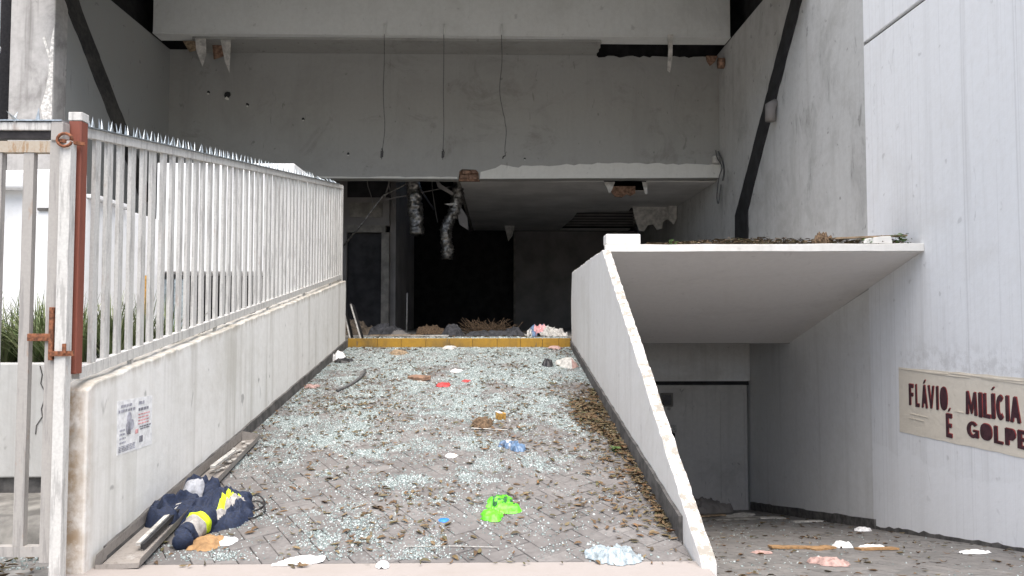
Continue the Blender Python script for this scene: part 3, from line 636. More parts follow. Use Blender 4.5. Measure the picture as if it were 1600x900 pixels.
st_ = MB().bar((-4.4, G, 2.82), (-2.66, G, 2.825), .09, .008).build('spike_strip', 'galv', gt)
for i in range(26):
    o = instance('spike', spk, None, (-4.35 + i * .064, G + (.03 if i % 2 else -.03), 2.822), (rng.uniform(.9, 1.3) * (-1 if i % 2 else 1) if i % 3 else rng.uniform(-.2, .2), rng.uniform(-.5, .5), 0)); o.parent = st_
ring = [( -2.63 + .045 * math.cos(a), G - .06, 2.70 + .04 * math.sin(a)) for a in np.linspace(0, 6.0, 14)]
MB().tube(ring, .009, 8).build('latch_ring', 'rust', gt, True)
MB().bar((-2.66, G - .06, 2.695), (-2.56, G + .03, 2.695), .022, .022).build('latch_bar', 'rust', gt)
MB().box(-2.83, -2.68, G - .05, G - .028, 1.475, 1.52).build('bolt', 'rust', gt, bev=.003)
MB().box(-2.70, -2.676, G - .055, G - .03, 1.36, 1.68).build('bolt_plate', 'rust', gt, bev=.003)
MB().bar((-2.68, G - .055, 1.40), (-2.56, G - .03, 1.40), .03, .03).build('lower_latch', 'rust', gt)
MB().tube([(-2.60, G - .06, 1.40), (-2.60, G - .06, 1.46)], .012, 8).build('latch_pin', 'rust', gt)

# ------------------------------------------------------------------ flyer and banner
fl = thing('paper_flyer', (-2.547, 5.34, .86), 'white printed paper flyer pasted on the left ramp wall', 'flyer')
fx = -2.5475
def fp(y0, y1, z0, z1, mat, name, dx=0.0015):
    sl = -0.03 * (0)
    MB().box(fx + dx, fx + dx + .0012, y0, y1, z0, z1).build(name, mat, fl)
MB().prism(outline([(5.09, .69), (5.60, .685), (5.59, 1.045), (5.08, 1.055)], .1, .002, rng), 0, -2.5495, fx).build('sheet', 'paper', fl)
def words_line(y0, y1, z, h, mat, name='ink_line'):
    y = y0
    while y < y1 - .008:
        w = min(rng.uniform(.02, .05), y1 - y); fp(y, y + w, z, z + h, mat, name); y += w + .009
words_line(5.13, 5.29, 1.005, .018, 'ink'); words_line(5.10, 5.33, .972, .018, 'ink'); words_line(5.38, 5.48, 1.0, .022, 'ink')
words_line(5.38, 5.53, .955, .02, 'ink2')
for k in range(4): words_line(5.38, 5.55, .925 - k * .022, .009, 'redink', 'red_ink_line')
words_line(5.40, 5.57, .835, .009, 'ink2'); words_line(5.41, 5.55, .82, .008, 'ink2')
for k in range(4): words_line(5.12, 5.20, .845 - k * .028, .012, 'ink')
for k in range(4): words_line(5.11, 5.34, .738 - k * .011, .006, 'ink')
for (cy, cz, ry, rz_) in ((5.245, .925, .03, .04), (5.24, .86, .035, .05), (5.285, .875, .025, .035)):
    MB().prism([(cy + ry * math.cos(a), cz + rz_ * math.sin(a)) for a in np.linspace(0, 5.9, 14)], 0, fx + .0015, fx + .003 + .0005 * cy).build('printed_picture', 'ink', fl)
MB().prism([(5.22, .82), (5.235, .90), (5.25, .87), (5.262, .81)], 0, fx + .0052, fx + .0064).build('printed_picture', 'ink2', fl)
fp(5.40, 5.45, .73, .775, 'ink2', 'printed_mark'); fp(5.34, 5.38, .80, .83, 'redink', 'printed_mark')

bn = thing('paper_banner', (5.47, 8.6, .6), 'beige pasted paper banner with dark red painted lettering on the right wall', 'banner')
BX = XR - 0.0215
pts = outline([(10.03, .09), (10.02, .965), (7.2, 1.01), (7.2, .19)], .16, .006, rng, [0, 1, 0, 1])
MB().prism(pts, 0, BX - .003, BX).build('sheet', 'poster', bn)
for (y0, y1, z, h) in ((10.0, 8.9, .945, .02), (9.3, 8.5, .935, .012), (8.9, 7.6, .965, .02), (8.3, 7.4, .945, .012), (9.75, 9.35, .37, .008), (9.8, 9.45, .31, .008), (8.8, 8.62, .52, .006)):
    MB().prism([(y0, z), ((y0+y1)/2, z + h * rng.uniform(.3, 1)), (y1, z + h * .3), ((y0*.3+y1*.7), z - h * .5)], 0, BX - .009, BX - .0031).build('paper_wrinkle', 'poster', bn)
# letters: strokes as polygons in a unit box (u left to right, v bottom to top)
def rect(u0, v0, u1, v1): return [(u0, v0), (u1, v0), (u1, v1), (u0, v1)]
def oval(n=18, a=.5, c=.5): return [(.5 + a * math.copysign(abs(math.cos(t)) ** .8, math.cos(t)), .5 + c * math.copysign(abs(math.sin(t)) ** .8, math.sin(t))) for t in np.linspace(0, 2 * math.pi, n, endpoint=False)]
def arc(a0, a1, th, n=14):
    o1 = [(.5 + .5 * math.cos(t), .5 + .5 * math.sin(t)) for t in np.linspace(R(a0), R(a1), n)]
    i1 = [(.5 + (.5 - th) * math.cos(t), .5 + (.5 - th * .62) * math.sin(t)) for t in np.linspace(R(a1), R(a0), n)]
    return o1 + i1
GL = {
 'F': [rect(0, 0, .42, 1), rect(.42, .82, 1, 1), rect(.42, .42, .9, .58)],
 'L': [rect(0, 0, .4, 1), rect(.4, 0, 1, .15)],
 'A': [[(0, 0), (.3, 0), (.36, .2), (.64, .2), (.7, 0), (1, 0), (.66, 1), (.34, 1)]],
 'V': [[(0, 1), (.3, 1), (.5, .35), (.7, 1), (1, 1), (.62, 0), (.38, 0)]],
 'I': [rect(0, 0, 1, 1)],
 'O': [oval()],
 'E': [rect(0, 0, .42, 1), rect(.42, .82, 1, 1), rect(.42, .42, .92, .58), rect(.42, 0, 1, .17)],
 'M': [[(0, 0), (.26, 0), (.27, .55), (.44, .05), (.58, .05), (.73, .55), (.75, 0), (1, 0), (.92, 1), (.72, 1), (.5, .42), (.28, 1), (.06, 1)]],
 'C': [arc(48, 312, .36)],
 'G': [arc(40, 320, .30), rect(.52, .38, 1, .5), rect(.74, .04, 1, .38)],
 'P': [rect(0, 0, .36, 1), [(.36, .32), (.75, .34), (.97, .5), (1, .72), (.9, .93), (.7, 1), (.36, 1)]],
 "'": [[(0, 0), (.6, .1), (1, .9), (.55, 1)]],
}
LET = [('F',9.78,9.67,.48,.76),('L',9.63,9.54,.475,.765),('A',9.49,9.36,.48,.77),("'",9.45,9.39,.79,.84),('V',9.35,9.21,.49,.775),('I',9.17,9.125,.49,.78),('O',9.09,8.94,.50,.785),
 ('E',8.98,8.86,.185,.47),("'",8.94,8.885,.495,.54),('M',8.59,8.385,.51,.775),('I',8.36,8.295,.505,.78),('L',8.275,8.155,.51,.78),('I',8.14,8.08,.515,.79),("'",8.14,8.08,.83,.865),
 ('C',8.06,7.925,.515,.79),('I',7.91,7.855,.52,.79),('A',7.84,7.685,.52,.79),('G',8.58,8.37,.25,.435),('O',8.34,8.14,.26,.445),('L',8.11,7.965,.255,.44),('P',7.93,7.765,.265,.445),('E',7.74,7.59,.26,.45)]
for ch, ya, yb, z0, z1 in LET:
    for mat, dy, dz, xo, nm in (('redpaint', -.014, .010, .0005, 'letter_edge'), ('maroon', 0, 0, .0022, 'letter')):
        b = MB()
        for k, st in enumerate(GL[ch]):
            b.prism([(ya + (yb - ya) * u + dy, z0 + (z1 - z0) * v + dz) for u, v in st], 0, BX - .0032 - xo - .0014 - .00005 * k, BX - .0032 - xo)
        b.build(nm, mat, bn)

# ------------------------------------------------------------------ hanging wires, ducts, rods
for nm, x, zb, sw, lab in (('hanging_wire', -2.58, 5.28, .03, 'thin wire hanging from the beam, leftmost of three'),
                           ('hanging_wire', -1.21, 5.28, .01, 'thin straight wire hanging from the beam, middle of three'),
                           ('hanging_wire', 0.12, 5.38, .09, 'thin wavy wire hanging from the beam, rightmost of three')):
    t = thing(nm, (x, 16.9, 8.3), lab, 'wire')
    n = 26; path = [(x + sw * math.sin(i * .42) * (i / n) * (1 if i < 18 else 1.3) + (.18 * max(0, i - 19) / 6 if sw > .05 else 0), 16.9, 8.2 - (8.2 - zb) * i / n) for i in range(n + 1)]
    MB().tube(path, .0085, 6).build('wire', 'cable', t, True)
    MB().tube([(x, 16.91, 8.45), (x + .005, 16.91, 8.18)], .017, 6).build('clip', 'beam', t, True)
    e = path[-1]
    if sw < .05: MB().tube([(e[0], 16.9, e[2] + .25), (e[0] + .03, 16.9, e[2] + .17), (e[0] + .02, 16.9, e[2] + .06), (e[0] - .015, 16.9, e[2] + .04), (e[0] - .012, 16.9, e[2] + .2)], .012, 6).build('hook', 'darksteel', t, True)
    else: MB().tube([(e[0], 16.9, e[2]), (e[0] - .05, 16.9, e[2] - .02), (e[0] - .06, 16.9, e[2] - .07)], .014, 6).build('hook', 'darksteel', t, True)
def duct(path, r, rip, name, label, nrings):
    pth = [Vector(p) for p in path]; out = []; rr = []
    for i in range(nrings):
        t = i / (nrings - 1) * (len(pth) - 1); k = min(int(t), len(pth) - 2); f = t - k
        p0, p1 = pth[k], pth[k+1]; pm = pth[max(k-1, 0)]; pn = pth[min(k+2, len(pth)-1)]
        c = 0.5 * ((2*p0) + (p1-pm)*f + (2*pm-5*p0+4*p1-pn)*f*f + (-pm+3*p0-3*p1+pn)*f**3)
        out.append(c); rr.append(r * (1 + (rip if i % 2 else -rip) + .10 * mnoise.noise(c * 3)))
    b = MB(); b.tube(out, rr, 18)
    vs = []
    for v in b.v:
        v = Vector(v); vs.append(v + Vector((mnoise.noise(v * 7), mnoise.noise(v * 9 + Vector((5, 0, 0))), mnoise.noise(v * 9 + Vector((0, 7, 0))))) * r * .34)
    b.v = vs
    return tag(b.build(name, 'foil', None, True), label, 'duct')
duct([(-2.10, 19.0, 6.0), (-2.12, 19.0, 5.2), (-2.08, 19.02, 4.5), (-2.02, 18.98, 3.8)], .185, .07, 'flexible_duct', 'silver foil duct hanging straight down in the dark hall, the thicker one', 60)
duct([(-0.95, 19.4, 5.6), (-1.02, 19.4, 4.9), (-1.10, 19.35, 4.45), (-1.30, 19.3, 4.0), (-1.28, 19.3, 3.6), (-1.26, 19.3, 3.2)], .15, .10, 'flexible_duct', 'crumpled foil duct hanging bent and lower in the dark hall', 60)
t = thing('ceiling_rod', (-2.9, 19, 4.8), 'bent thin metal rod hanging from the hall ceiling behind the fence end', 'rod')
MB().tube([(-3.95, 18.9, 3.40), (-3.4, 18.95, 4.1), (-2.90, 19, 4.80), (-2.4, 19, 5.05), (-1.95, 19, 5.35)], .026, 8).build('rod', 'foil', t, True)
MB().tube([(-2.86, 19, 4.74), (-2.66, 19.1, 5.5)], .02, 8).build('hanger', 'dim', t, True)
MB().tube([(-2.86, 19.05, 4.7), (-0.95, 19.6, 5.2)], .015, 8).build('cross_rod', 'dim', t, True)
t = thing('ceiling_scrap', (-1.1, 19.2, 4.8), 'twisted scraps of ceiling foil and board beside the crumpled duct', 'debris')
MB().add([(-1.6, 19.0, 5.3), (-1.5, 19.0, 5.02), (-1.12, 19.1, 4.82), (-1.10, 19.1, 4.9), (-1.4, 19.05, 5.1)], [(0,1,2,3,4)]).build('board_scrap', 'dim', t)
MB().add([(-1.35, 19.2, 4.62), (-1.05, 19.2, 4.66), (-1.0, 19.2, 4.6), (-1.2, 19.2, 4.58)], [(0,1,2,3)]).build('board_scrap', 'torn', t)
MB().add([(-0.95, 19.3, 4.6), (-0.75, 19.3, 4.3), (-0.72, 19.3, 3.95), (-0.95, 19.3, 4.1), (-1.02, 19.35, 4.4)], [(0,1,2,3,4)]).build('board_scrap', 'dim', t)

t = thing('metal_upright', (-2.92, 20.4, TZ), 'thin pale metal upright standing in the dark hall', 'rod')
MB().tube([(-2.45, 20.45, TZ), (-2.44, 20.45, 2.35)], .018, 8).build('tube', 'torn', t, True)
for k, (x, y, z1, lab) in enumerate(((-2.75, 19.3, 4.5, 'thin cable dangling left of the thicker foil duct'), (-1.65, 19.7, 4.2, 'thin cable dangling between the two foil ducts'), (-3.35, 19.6, 4.6, 'thin cable dangling above the dark doorway'))):
    o = MB().tube(smooth([(x, y, 6.9), (x + .05, y, 6.0), (x - .06, y, 5.3), (x + .04, y, z1 + .3), (x + .10, y, z1)]), .012, 6).build('dangling_cable', 'dim', None, True); tag(o, lab, 'cable')
for k, (x0, y0, z0, x1, y1, z1) in enumerate(((-4.0, 19.4, 5.6, -1.0, 19.5, 5.45), (-3.9, 21.5, 5.7, -1.0, 21.5, 5.7), (-2.3, 18.5, 5.5, -2.2, 26, 5.5))):
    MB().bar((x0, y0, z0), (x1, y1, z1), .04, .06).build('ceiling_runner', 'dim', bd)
MB().box(-4.05, -3.15, 20.45, 20.495, 4.45, 4.85).build('sign_panel', 'jamb', bd)

# ------------------------------------------------------------------ crumpled cloth and bags
def hump(x, y, lobes):
    h = 0
    for (cx, cy, rx, ry, rot, hh) in lobes:
        dx, dy = x - cx, y - cy; c, s_ = math.cos(rot), math.sin(rot)
        u, v = (dx * c + dy * s_) / rx, (-dx * s_ + dy * c) / ry; d = u * u + v * v
        if d < 1: h = max(h, hh * (1 - d) ** .55)
    return h
def crumple(name, lobes, ground, mat, seed, fold=.35, freq=7, res=.012, parent=None, classes=None, base=0.004):
    """a heap of creased cloth or film over lobes; classes(x, y) may send faces to child parts"""
    x0 = min(l[0] - max(l[2], l[3]) for l in lobes); x1 = max(l[0] + max(l[2], l[3]) for l in lobes)
    y0 = min(l[1] - max(l[2], l[3]) for l in lobes); y1 = max(l[1] + max(l[2], l[3]) for l in lobes)
    nx, ny = int((x1 - x0) / res) + 2, int((y1 - y0) / res) + 2; so = Vector((seed * 3.1, seed * 1.7, seed))
    vid = {}; vs = []; H = {}
    for i in range(nx + 1):
        for j in range(ny + 1):
            x, y = x0 + i * res, y0 + j * res
            w = Vector((x * freq * .6, y * freq * .6, 0)) + so
            jx = mnoise.noise(w) * .35; jy = mnoise.noise(w + Vector((9, 3, 1))) * .35
            rr_ = mnoise.noise(Vector((x * freq * 1.6, y * freq * 1.6, 4)) + so) * min(l[2] for l in lobes) * .6
            h = hump(x + rr_, y + rr_ * .7, lobes)
            q = Vector((x * freq + jx * 3, y * freq + jy * 3, 0)) + so
            rd = 1 - abs(mnoise.noise(q)) * 2.0; rd2 = 1 - abs(mnoise.noise(q * 2.3)) * 2
            H[i, j] = (h, h * (1 + fold * (rd - .55) + fold * .5 * (rd2 - .5)))
    groups = {}
    for i in range(nx):
        for j in range(ny):
            cs = [(i, j), (i + 1, j), (i + 1, j + 1), (i, j + 1)]
            if sum(H[c][0] > 0 for c in cs) < 1: continue
            k = classes(x0 + (i + .5) * res, y0 + (j + .5) * res) if classes else None
            groups.setdefault(k, []).append(cs)
    out = None
    for k in sorted(groups, key=lambda a: a is not None):
        b = MB(); ids = {}
        for cs in groups[k]:
            f = []
            for c in cs:
                if c not in ids:
                    x, y = x0 + c[0] * res, y0 + c[1] * res
                    ids[c] = len(b.v); b.v.append((x, y, ground(y) + base + max(0, H[c][1])))
                f.append(ids[c])
            b.f.append(tuple(f))
        if k is None: out = b.build(name, mat, parent, True, fix=False)
        else: b.build(k[0], k[1], out if parent is None else parent, True, fix=False)
    return out
flat = lambda z: (lambda y: z)

jk = thing('work_jacket', (-2.2, 5.8, rz(5.8)), 'crumpled navy work jacket with yellow and grey reflective bands beside the metal tray', 'jacket')
def jcls(x, y):
    # a band running diagonally over the body: yellow first, grey beside it
    t = (x + 2.02) * .94 - (y - 5.58) * .33; s_ = (x + 2.02) * .33 + (y - 5.58) * .94
    t += .02 * math.sin(s_ * 17)
    if -.17 < s_ < .19:
        if -.03 < t < .018: return ('yellow_band', 'hivis')
        if .018 <= t < .068: return ('grey_band', 'reflect')
    return None
gj = lambda y: rz(y) + .03
crumple('body', [(-2.08, 5.72, .23, .22, .5, .17), (-1.97, 5.60, .12, .18, .3, .11), (-2.10, 5.50, .18, .14, 0, .14), (-1.95, 5.80, .08, .08, .4, .07), (-2.03, 5.64, .20, .22, .4, .10)], gj, 'navy', 3, .26, 7, .007, jk, jcls, base=-.03)
crumple('hood', [(-2.42, 5.58, .135, .17, .2, .17), (-2.33, 5.68, .12, .15, 0, .17)], gj, 'navy', 9, .32, 7, .007, jk, base=-.03)
crumple('lining', [(-2.31, 5.84, .10, .06, .4, .19)], gj, 'lining', 5, .25, 9, .008, jk, base=-.02)
crumple('collar', [(-2.34, 5.92, .14, .07, .2, .20), (-2.21, 5.88, .07, .09, 0, .19)], gj, 'navy', 6, .25, 9, .008, jk, base=-.02)
def sleeve(path, radii, parts, seed):
    P = [Vector(p) for p in path]; N = 46; seg = 26; rings = []
    for i in range(N):
        t = i / (N - 1) * (len(P) - 1); k = min(int(t), len(P) - 2); f = t - k
        c = P[k].lerp(P[k+1], f); r = radii[k] * (1 - f) + radii[k+1] * f
        tg = (P[k+1] - P[k]).normalized(); a = tg.cross(Vector((0, 0, 1))).normalized(); u = a.cross(tg)
        ring_ = []
        for s_ in range(seg):
            th = 2 * math.pi * s_ / seg; d = a * math.cos(th) + u * math.sin(th)
            q = c + d * r; nn = mnoise.noise(q * 16 + Vector((seed, 0, 0))); n2 = 1 - abs(mnoise.noise(Vector((q.x * 12, q.y * 30, q.z * 12 + seed)))) * 2
            p = c + d * r * (1 + .30 * nn + .20 * n2); p.z = max(p.z, rz(p.y) + .003); ring_.append(p)
        rings.append(ring_)
    for (a0, a1, nm, mt) in parts:
        i0, i1 = int(a0 * (N - 1)), int(a1 * (N - 1)); b = MB()
        for i in range(i0, i1 + 1): b.v += [tuple(p) for p in rings[i]]
        for i in range(i1 - i0):
            for s_ in range(seg): b.f.append((i*seg+s_, i*seg+(s_+1) % seg, (i+1)*seg+(s_+1) % seg, (i+1)*seg+s_))
        if a1 == 1: b.f.append(tuple(range((i1 - i0) * seg, (i1 - i0 + 1) * seg)))
        b.build(nm, mt, jk, True)
sleeve([(-2.07, 5.46, rz(5.46) + .09), (-2.08, 5.36, rz(5.36) + .085), (-2.10, 5.27, rz(5.27) + .075), (-2.13, 5.18, rz(5.18) + .06), (-2.10, 5.10, rz(5.10) + .05)], [.065, .078, .072, .058, .055],
       [(0, .28, 'sleeve', 'navy'), (.28, .44, 'yellow_band', 'hivis'), (.44, .62, 'grey_band', 'reflect'), (.62, 1, 'cuff', 'navy')], 2)
sleeve([(-2.06, 5.72, rz(5.72) + .09), (-1.99, 5.80, rz(5.80) + .07), (-1.93, 5.90, rz(5.90) + .05)], [.08, .06, .045], [(0, 1, 'sleeve', 'navy')], 5)
for k, (dx, dy) in enumerate(((0, 0), (.04, -.12))):
    MB().tube(smooth([(-1.94, 5.84 + dy, rz(5.84 + dy) + .06), (-1.87 + dx, 5.95 + dy, rz(5.95 + dy) + .05), (-1.79 + dx, 5.86 + dy, rz(5.86 + dy) + .012), (-1.85 + dx, 5.72 + dy, rz(5.72 + dy) + .012), (-1.95, 5.72 + dy, rz(5.72 + dy) + .04)]), .006, 6).build('drawstring', 'blackp', jk, True)

tr = thing('metal_tray', (-2.4, 6.1, rz(6.1)), 'long old grey metal channel tray lying along the left ramp wall', 'tray')
def trp(u, y, h): return (-2.52 + u * (.27 - .035 * (y - 4.8)) , y, rz(y) + h)
ya, yb = 4.80, 7.48
def strip(u0, h0, u1, h1, th, nm):
    n = 8; b = MB(); ys = [ya + (yb - ya) * i / n for i in range(n + 1)]
    for y_ in ys: b.v += [trp(u0, y_, h0), trp(u1, y_, h1), trp(u1, y_, h1 + th), trp(u0, y_, h0 + th)]
    for i in range(n):
        for k in range(4): b.f.append((i*4+k, i*4+(k+1) % 4, (i+1)*4+(k+1) % 4, (i+1)*4+k))
    b.f += [(3,2,1,0), tuple(range(n*4, n*4+4))]
    b.build(nm, 'tray', tr)
strip(0.0, .012, 1.0, .030, .004, 'tray_floor'); strip(-.03, .016, .012, .10, .012, 'tray_side'); strip(1.0, .034, 1.03, .075, .01, 'tray_side')
MB().add([trp(0, yb, .016), trp(1, yb, .034), trp(1, yb, .08), trp(0, yb, .11)], [(0,1,2,3)]).build('end_plate', 'tray', tr)
MB().add([trp(0, ya, .016), trp(1, ya, .034), trp(1, ya, .06), trp(0, ya, .05)], [(0,1,2,3)]).build('end_plate', 'tray', tr)
for k in range(26):
    y_ = rng.uniform(6.5, 7.35); u = rng.uniform(.15, .9); s_ = rng.uniform(.012, .035); x, _, z = trp(u, y_, .036 + .018 * u)
    MB().prism([(x + s_ * math.cos(a) * rng.uniform(.5, 1.1), y_ + s_ * 1.6 * math.sin(a) * rng.uniform(.5, 1.1)) for a in (0, 1, 2.2, 3.4, 4.6)], 2, z, z + .006).build('paint_flake', 'offwhite', tr)
pf = thing('window_profile', (-2.38, 5.7, rz(5.7) + .1), 'white and black metal window profile lying in the tray under the jacket', 'profile')
MB().bar((-2.365, 5.03, rz(5.03) + .075), (-2.36, 5.98, rz(5.98) + .105), .030, .022).build('white_face', 'offwhite', pf)
MB().bar((-2.335, 5.03, rz(5.03) + .060), (-2.330, 5.98, rz(5.98) + .092), .024, .034).build('black_gasket', 'blackp', pf)
MB().bar((-2.40, 6.40, rz(6.4) + .12), (-2.41, 6.95, rz(6.95) + .085), .04, .02).build('white_face', 'offwhite', pf)

o = crumple('plastic_bag', [(.04, 5.84, .105, .16, .2, .05), (-.03, 5.62, .065, .10, .4, .045), (.13, 5.76, .065, .08, .2, .035)], rz, 'lime', 12, .42, 13, .0075,
            classes=lambda x, y: ('dark_print', 'dkgreen') if (abs(x - .06) < .085 and abs(y - 5.86) < .10 and mnoise.noise(Vector((x * 30, y * 30, 2))) > .0) else None)
tag(o, 'bright lime green plastic bag with dark print crumpled on the ramp', 'bag')
o = crumple('plastic_sheet', [(.80, 4.93, .155, .13, 0, .055), (.68, 5.0, .09, .08, .3, .035)], lambda y: max(rz(y), .034), 'greyplastic', 14, .7, 17, .0075); tag(o, 'crumpled grey-blue plastic film on the concrete edge of the ramp', 'plastic')
o = crumple('paper_scrap', [(-1.25, 4.93, .13, .075, .2, .02), (-1.36, 4.88, .07, .04, 0, .012)], lambda y: max(rz(y), .034), 'paper', 15, .4, 12, .01); tag(o, 'torn white paper lying flat on the front edge of the ramp', 'paper')
o = crumple('paper_scrap', [(-.715, 4.81, .036, .045, .2, .03)], lambda y: .034, 'paper', 16, .4, 12, .007); tag(o, 'small white crumpled paper on the front concrete edge', 'paper')
o = crumple('plastic_bag', [(1.09, 11.18, .13, .22, .1, .10), (.98, 11.3, .07, .15, 0, .06)], rz, 'offwhite', 17, .5, 9, .014, classes=lambda x, y: ('pink_side', 'pink') if x > 1.12 and y < 11.15 else None); tag(o, 'dirty pale bag by the right ramp wall near the top', 'bag')
o = crumple('rag', [(.77, 11.17, .07, .12, .3, .09)], rz, 'blackp', 18, .5, 10, .012); tag(o, 'small black rag beside the pale bag near the top of the ramp', 'rag')
o = crumple('wrapper', [(.20, 7.26, .07, .13, .5, .05), (.10, 7.36, .07, .08, 0, .035)], rz, 'bluew', 19, .5, 15, .008, classes=lambda x, y: ('pale_side', 'lining') if mnoise.noise(Vector((x * 22, y * 14, 7))) > .28 else None); tag(o, 'crushed dark blue wrapper in the middle of the ramp', 'wrapper')
o = crumple('husk', [(-.15, 8.02, .10, .13, 0, .085)], rz, 'husk', 20, .3, 16, .009); tag(o, 'brown fibrous husk lying in the middle of the ramp', 'husk')
o = MB().bar((-.26, 7.90, rz(7.9) + .012), (.12, 7.83, rz(7.83) + .012), .025, .008).build('white_strip', 'offwhite', bev=.003); tag(o, 'thin white strip lying in front of the brown husk', 'strip')
b = MB().box(-.045, .045, -.04, .04, 0, .075); o = b.build('small_box', 'orange', bev=.006); o.location = (.05, 8.27, rz(8.27) + .002); o.rotation_euler = (.1, .06, .5); tag(o, 'small orange and white box on the ramp near the husk', 'box')
lid = MB().box(-.046, .0, -.041, .041, .0752, .079).build('white_flap', 'paper'); lid.parent = o
b = MB().prism(outline([(-.17, -.07), (.16, -.08), (.18, .06), (-.15, .08)], .06, .012, rng), 2, 0, .055); o = b.build('broken_brick', 'brick', bev=.012); o.location = (-1.05, 10.25, rz(10.25)); o.rotation_euler = (.142, 0, -.75); tag(o, 'flat reddish brown brick piece on the upper ramp', 'brick')
for x, y, s_, nm, mt, lab in ((-.70, 9.88, .085, 'plastic_scrap', 'redp', 'larger red plastic scrap beside the brown brick piece'), (-.41, 10.12, .05, 'plastic_scrap', 'redp', 'smaller red plastic scrap right of the larger one'),
                             (-.39, 5.56, .032, 'bottle_cap', 'bluep', 'bright blue plastic scrap on the lower ramp'), (-.58, 10.78, .07, 'paper_scrap', 'paper', 'small white paper scrap on the upper ramp above the red scraps'),
                             (-.42, 7.02, .05, 'paper_scrap', 'paper', 'small white scrap left of the blue wrapper'), (-2.42, 9.82, .08, 'wrapper', 'pink', 'pink and white wrapper at the foot of the left ramp wall'),
                             (-2.35, 11.5, .12, 'rag', 'blackp', 'black rag with white paper near the upper left skirting'), (1.12, 9.0, .05, 'wrapper', 'bluew', 'purple blue wrapper in the leaf drift by the right wall'),
                             (-1.0, 10.15, .06, 'paper_scrap', 'offwhite', 'pale scrap in front of the brown brick piece'), (-1.98, 5.19, .10, 'carton_scrap', 'card', 'orange brown carton scrap beside the jacket cuff'),
                             (-1.86, 5.22, .06, 'paper_scrap', 'paper', 'white scrap beside the carton near the jacket'), (-.80, 12.62, .10, 'plastic_bag', 'offwhite', 'pale pinkish bag against the yellow step'),
                             (-1.6, 12.15, .13, 'rag', 'wood', 'yellowish brown rag on the uppermost ramp left of centre'), (1.0, 12.6, .10, 'rag', 'pink', 'reddish rag at the right end of the yellow step')):
    o = crumple(nm, [(x, y, s_, s_ * 1.1, rng.uniform(0, 1), s_ * .4), (x + s_ * .7, y + s_ * .4, s_ * .6, s_ * .5, 0, s_ * .3)], rz, mt, int(x * 77 + y * 13) % 97, .5, .9 / s_, max(.005, s_ / 12)); tag(o, lab, nm.split('_')[-1])
crumple('white_paper', [(-2.44, 11.62, .09, .12, .3, .12)], rz, 'paper', 44, .5, 12, .012, parent=bpy.data.objects['rag.001'] if 'rag.001' in bpy.data.objects else None)
o = MB().tube(smooth([(-2.02, 9.55, rz(9.55) + .02), (-1.94, 9.8, rz(9.8) + .02), (-1.88, 10.1, rz(10.1) + .025), (-1.86, 10.45, rz(10.45) + .03), (-1.88, 10.75, rz(10.75) + .03)]), .022, 8).build('cable_piece', 'cable', None, True); tag(o, 'curved dark cable piece on the left of the upper ramp', 'cable')
o = MB().tube([(-.62, 5.12, rz(5.12) + .01), (-.3, 5.12, rz(5.12) + .012), (.02, 5.10, rz(5.10) + .01)], .0028, 6).build('straw', 'offwhite'); tag(o, 'thin white straw near the front edge of the ramp', 'straw')

# things at the top step and on the garage driveway
for k, (x, lab) in enumerate(((-2.60, 'dark board with pale edge leaning at the top of the ramp, left one'), (-2.47, 'dark board with pale edge leaning at the top of the ramp, right one'))):
    t = thing('leaning_board', (x, 13.0, TZ), lab, 'board')
    a = Vector((x + .10 + .05 * k, 12.95, TZ)); c = Vector((x - .06 + .02 * k, 13.02, TZ + .62 - .03 * k))
    MB().bar(a, c, .02, .26, (0, 1, 0)).build('panel', 'blackp', t)
    MB().bar(a + Vector((.0, -.135, 0)), c + Vector((.0, -.135, 0)), .024, .014, (0, 1, 0)).build('edge_strip', 'offwhite', t)
o = crumple('garment', [(-.85, 14.7, .20, .28, 0, .20), (-.1, 14.6, .55, .22, 0, .10), (.35, 14.7, .16, .26, .2, .16)], flat(TZ), 'darkcloth', 31, .4, 5, .02); tag(o, 'dark grey garment lying behind the yellow step', 'garment')
o = crumple('plastic_bag', [(.86, 14.3, .26, .24, 0, .20), (1.12, 14.4, .24, .2, 0, .15)], flat(TZ), 'offwhite', 32, .4, 7, .013,
            classes=lambda x, y: ('red_print', 'redink') if (x - .84) ** 2 + (y - 14.22) ** 2 * .6 < .011 else (('blue_print', 'bluew') if (x < .92 and (x - .84) ** 2 + (y - 14.2) ** 2 * .6 < .04 and mnoise.noise(Vector((x * 13, y * 13, 3))) > -.1) else None))
tag(o, 'white plastic bag with blue and red print at the right end of the step', 'bag')
for x, y, s_, mt, lab in ((-3.1, 16.2, .42, 'browncloth', 'brown heap of rags in the dark hall left of centre'), (-2.35, 15.8, .34, 'darkcloth', 'dark rag heap beside the brown rags'), (-1.45, 16.4, .30, 'husk', 'rounded brown sack in the middle of the hall entrance'),
                          (-2.0, 15.4, .16, 'dim', 'pale crumpled bag between the rag heaps and the sack')):
    o = crumple('rag_heap', [(x, y, s_, s_ * .9, .3, s_ * .6), (x + s_ * .8, y, s_ * .6, s_ * .5, 0, s_ * .35)], flat(TZ), mt, int(x * 31 + 200), .55, 2.2 / s_, .022); tag(o, lab, 'rags')
b = MB()
for k in range(150):
    a = rng.uniform(0, 6.28); L = rng.uniform(.12, .5); p = Vector((-.2 + rng.gauss(0, .25), 16.3 + rng.gauss(0, .15), TZ + rng.uniform(.0, .14)))
    b.bar(p, p + Vector((math.cos(a) * L, math.sin(a) * L * .4, rng.uniform(.0, .26))), .008, .008)
tag(b.build('twig_heap', 'husk', fix=False), 'heap of dry twigs in the middle of the hall entrance', 'twigs')
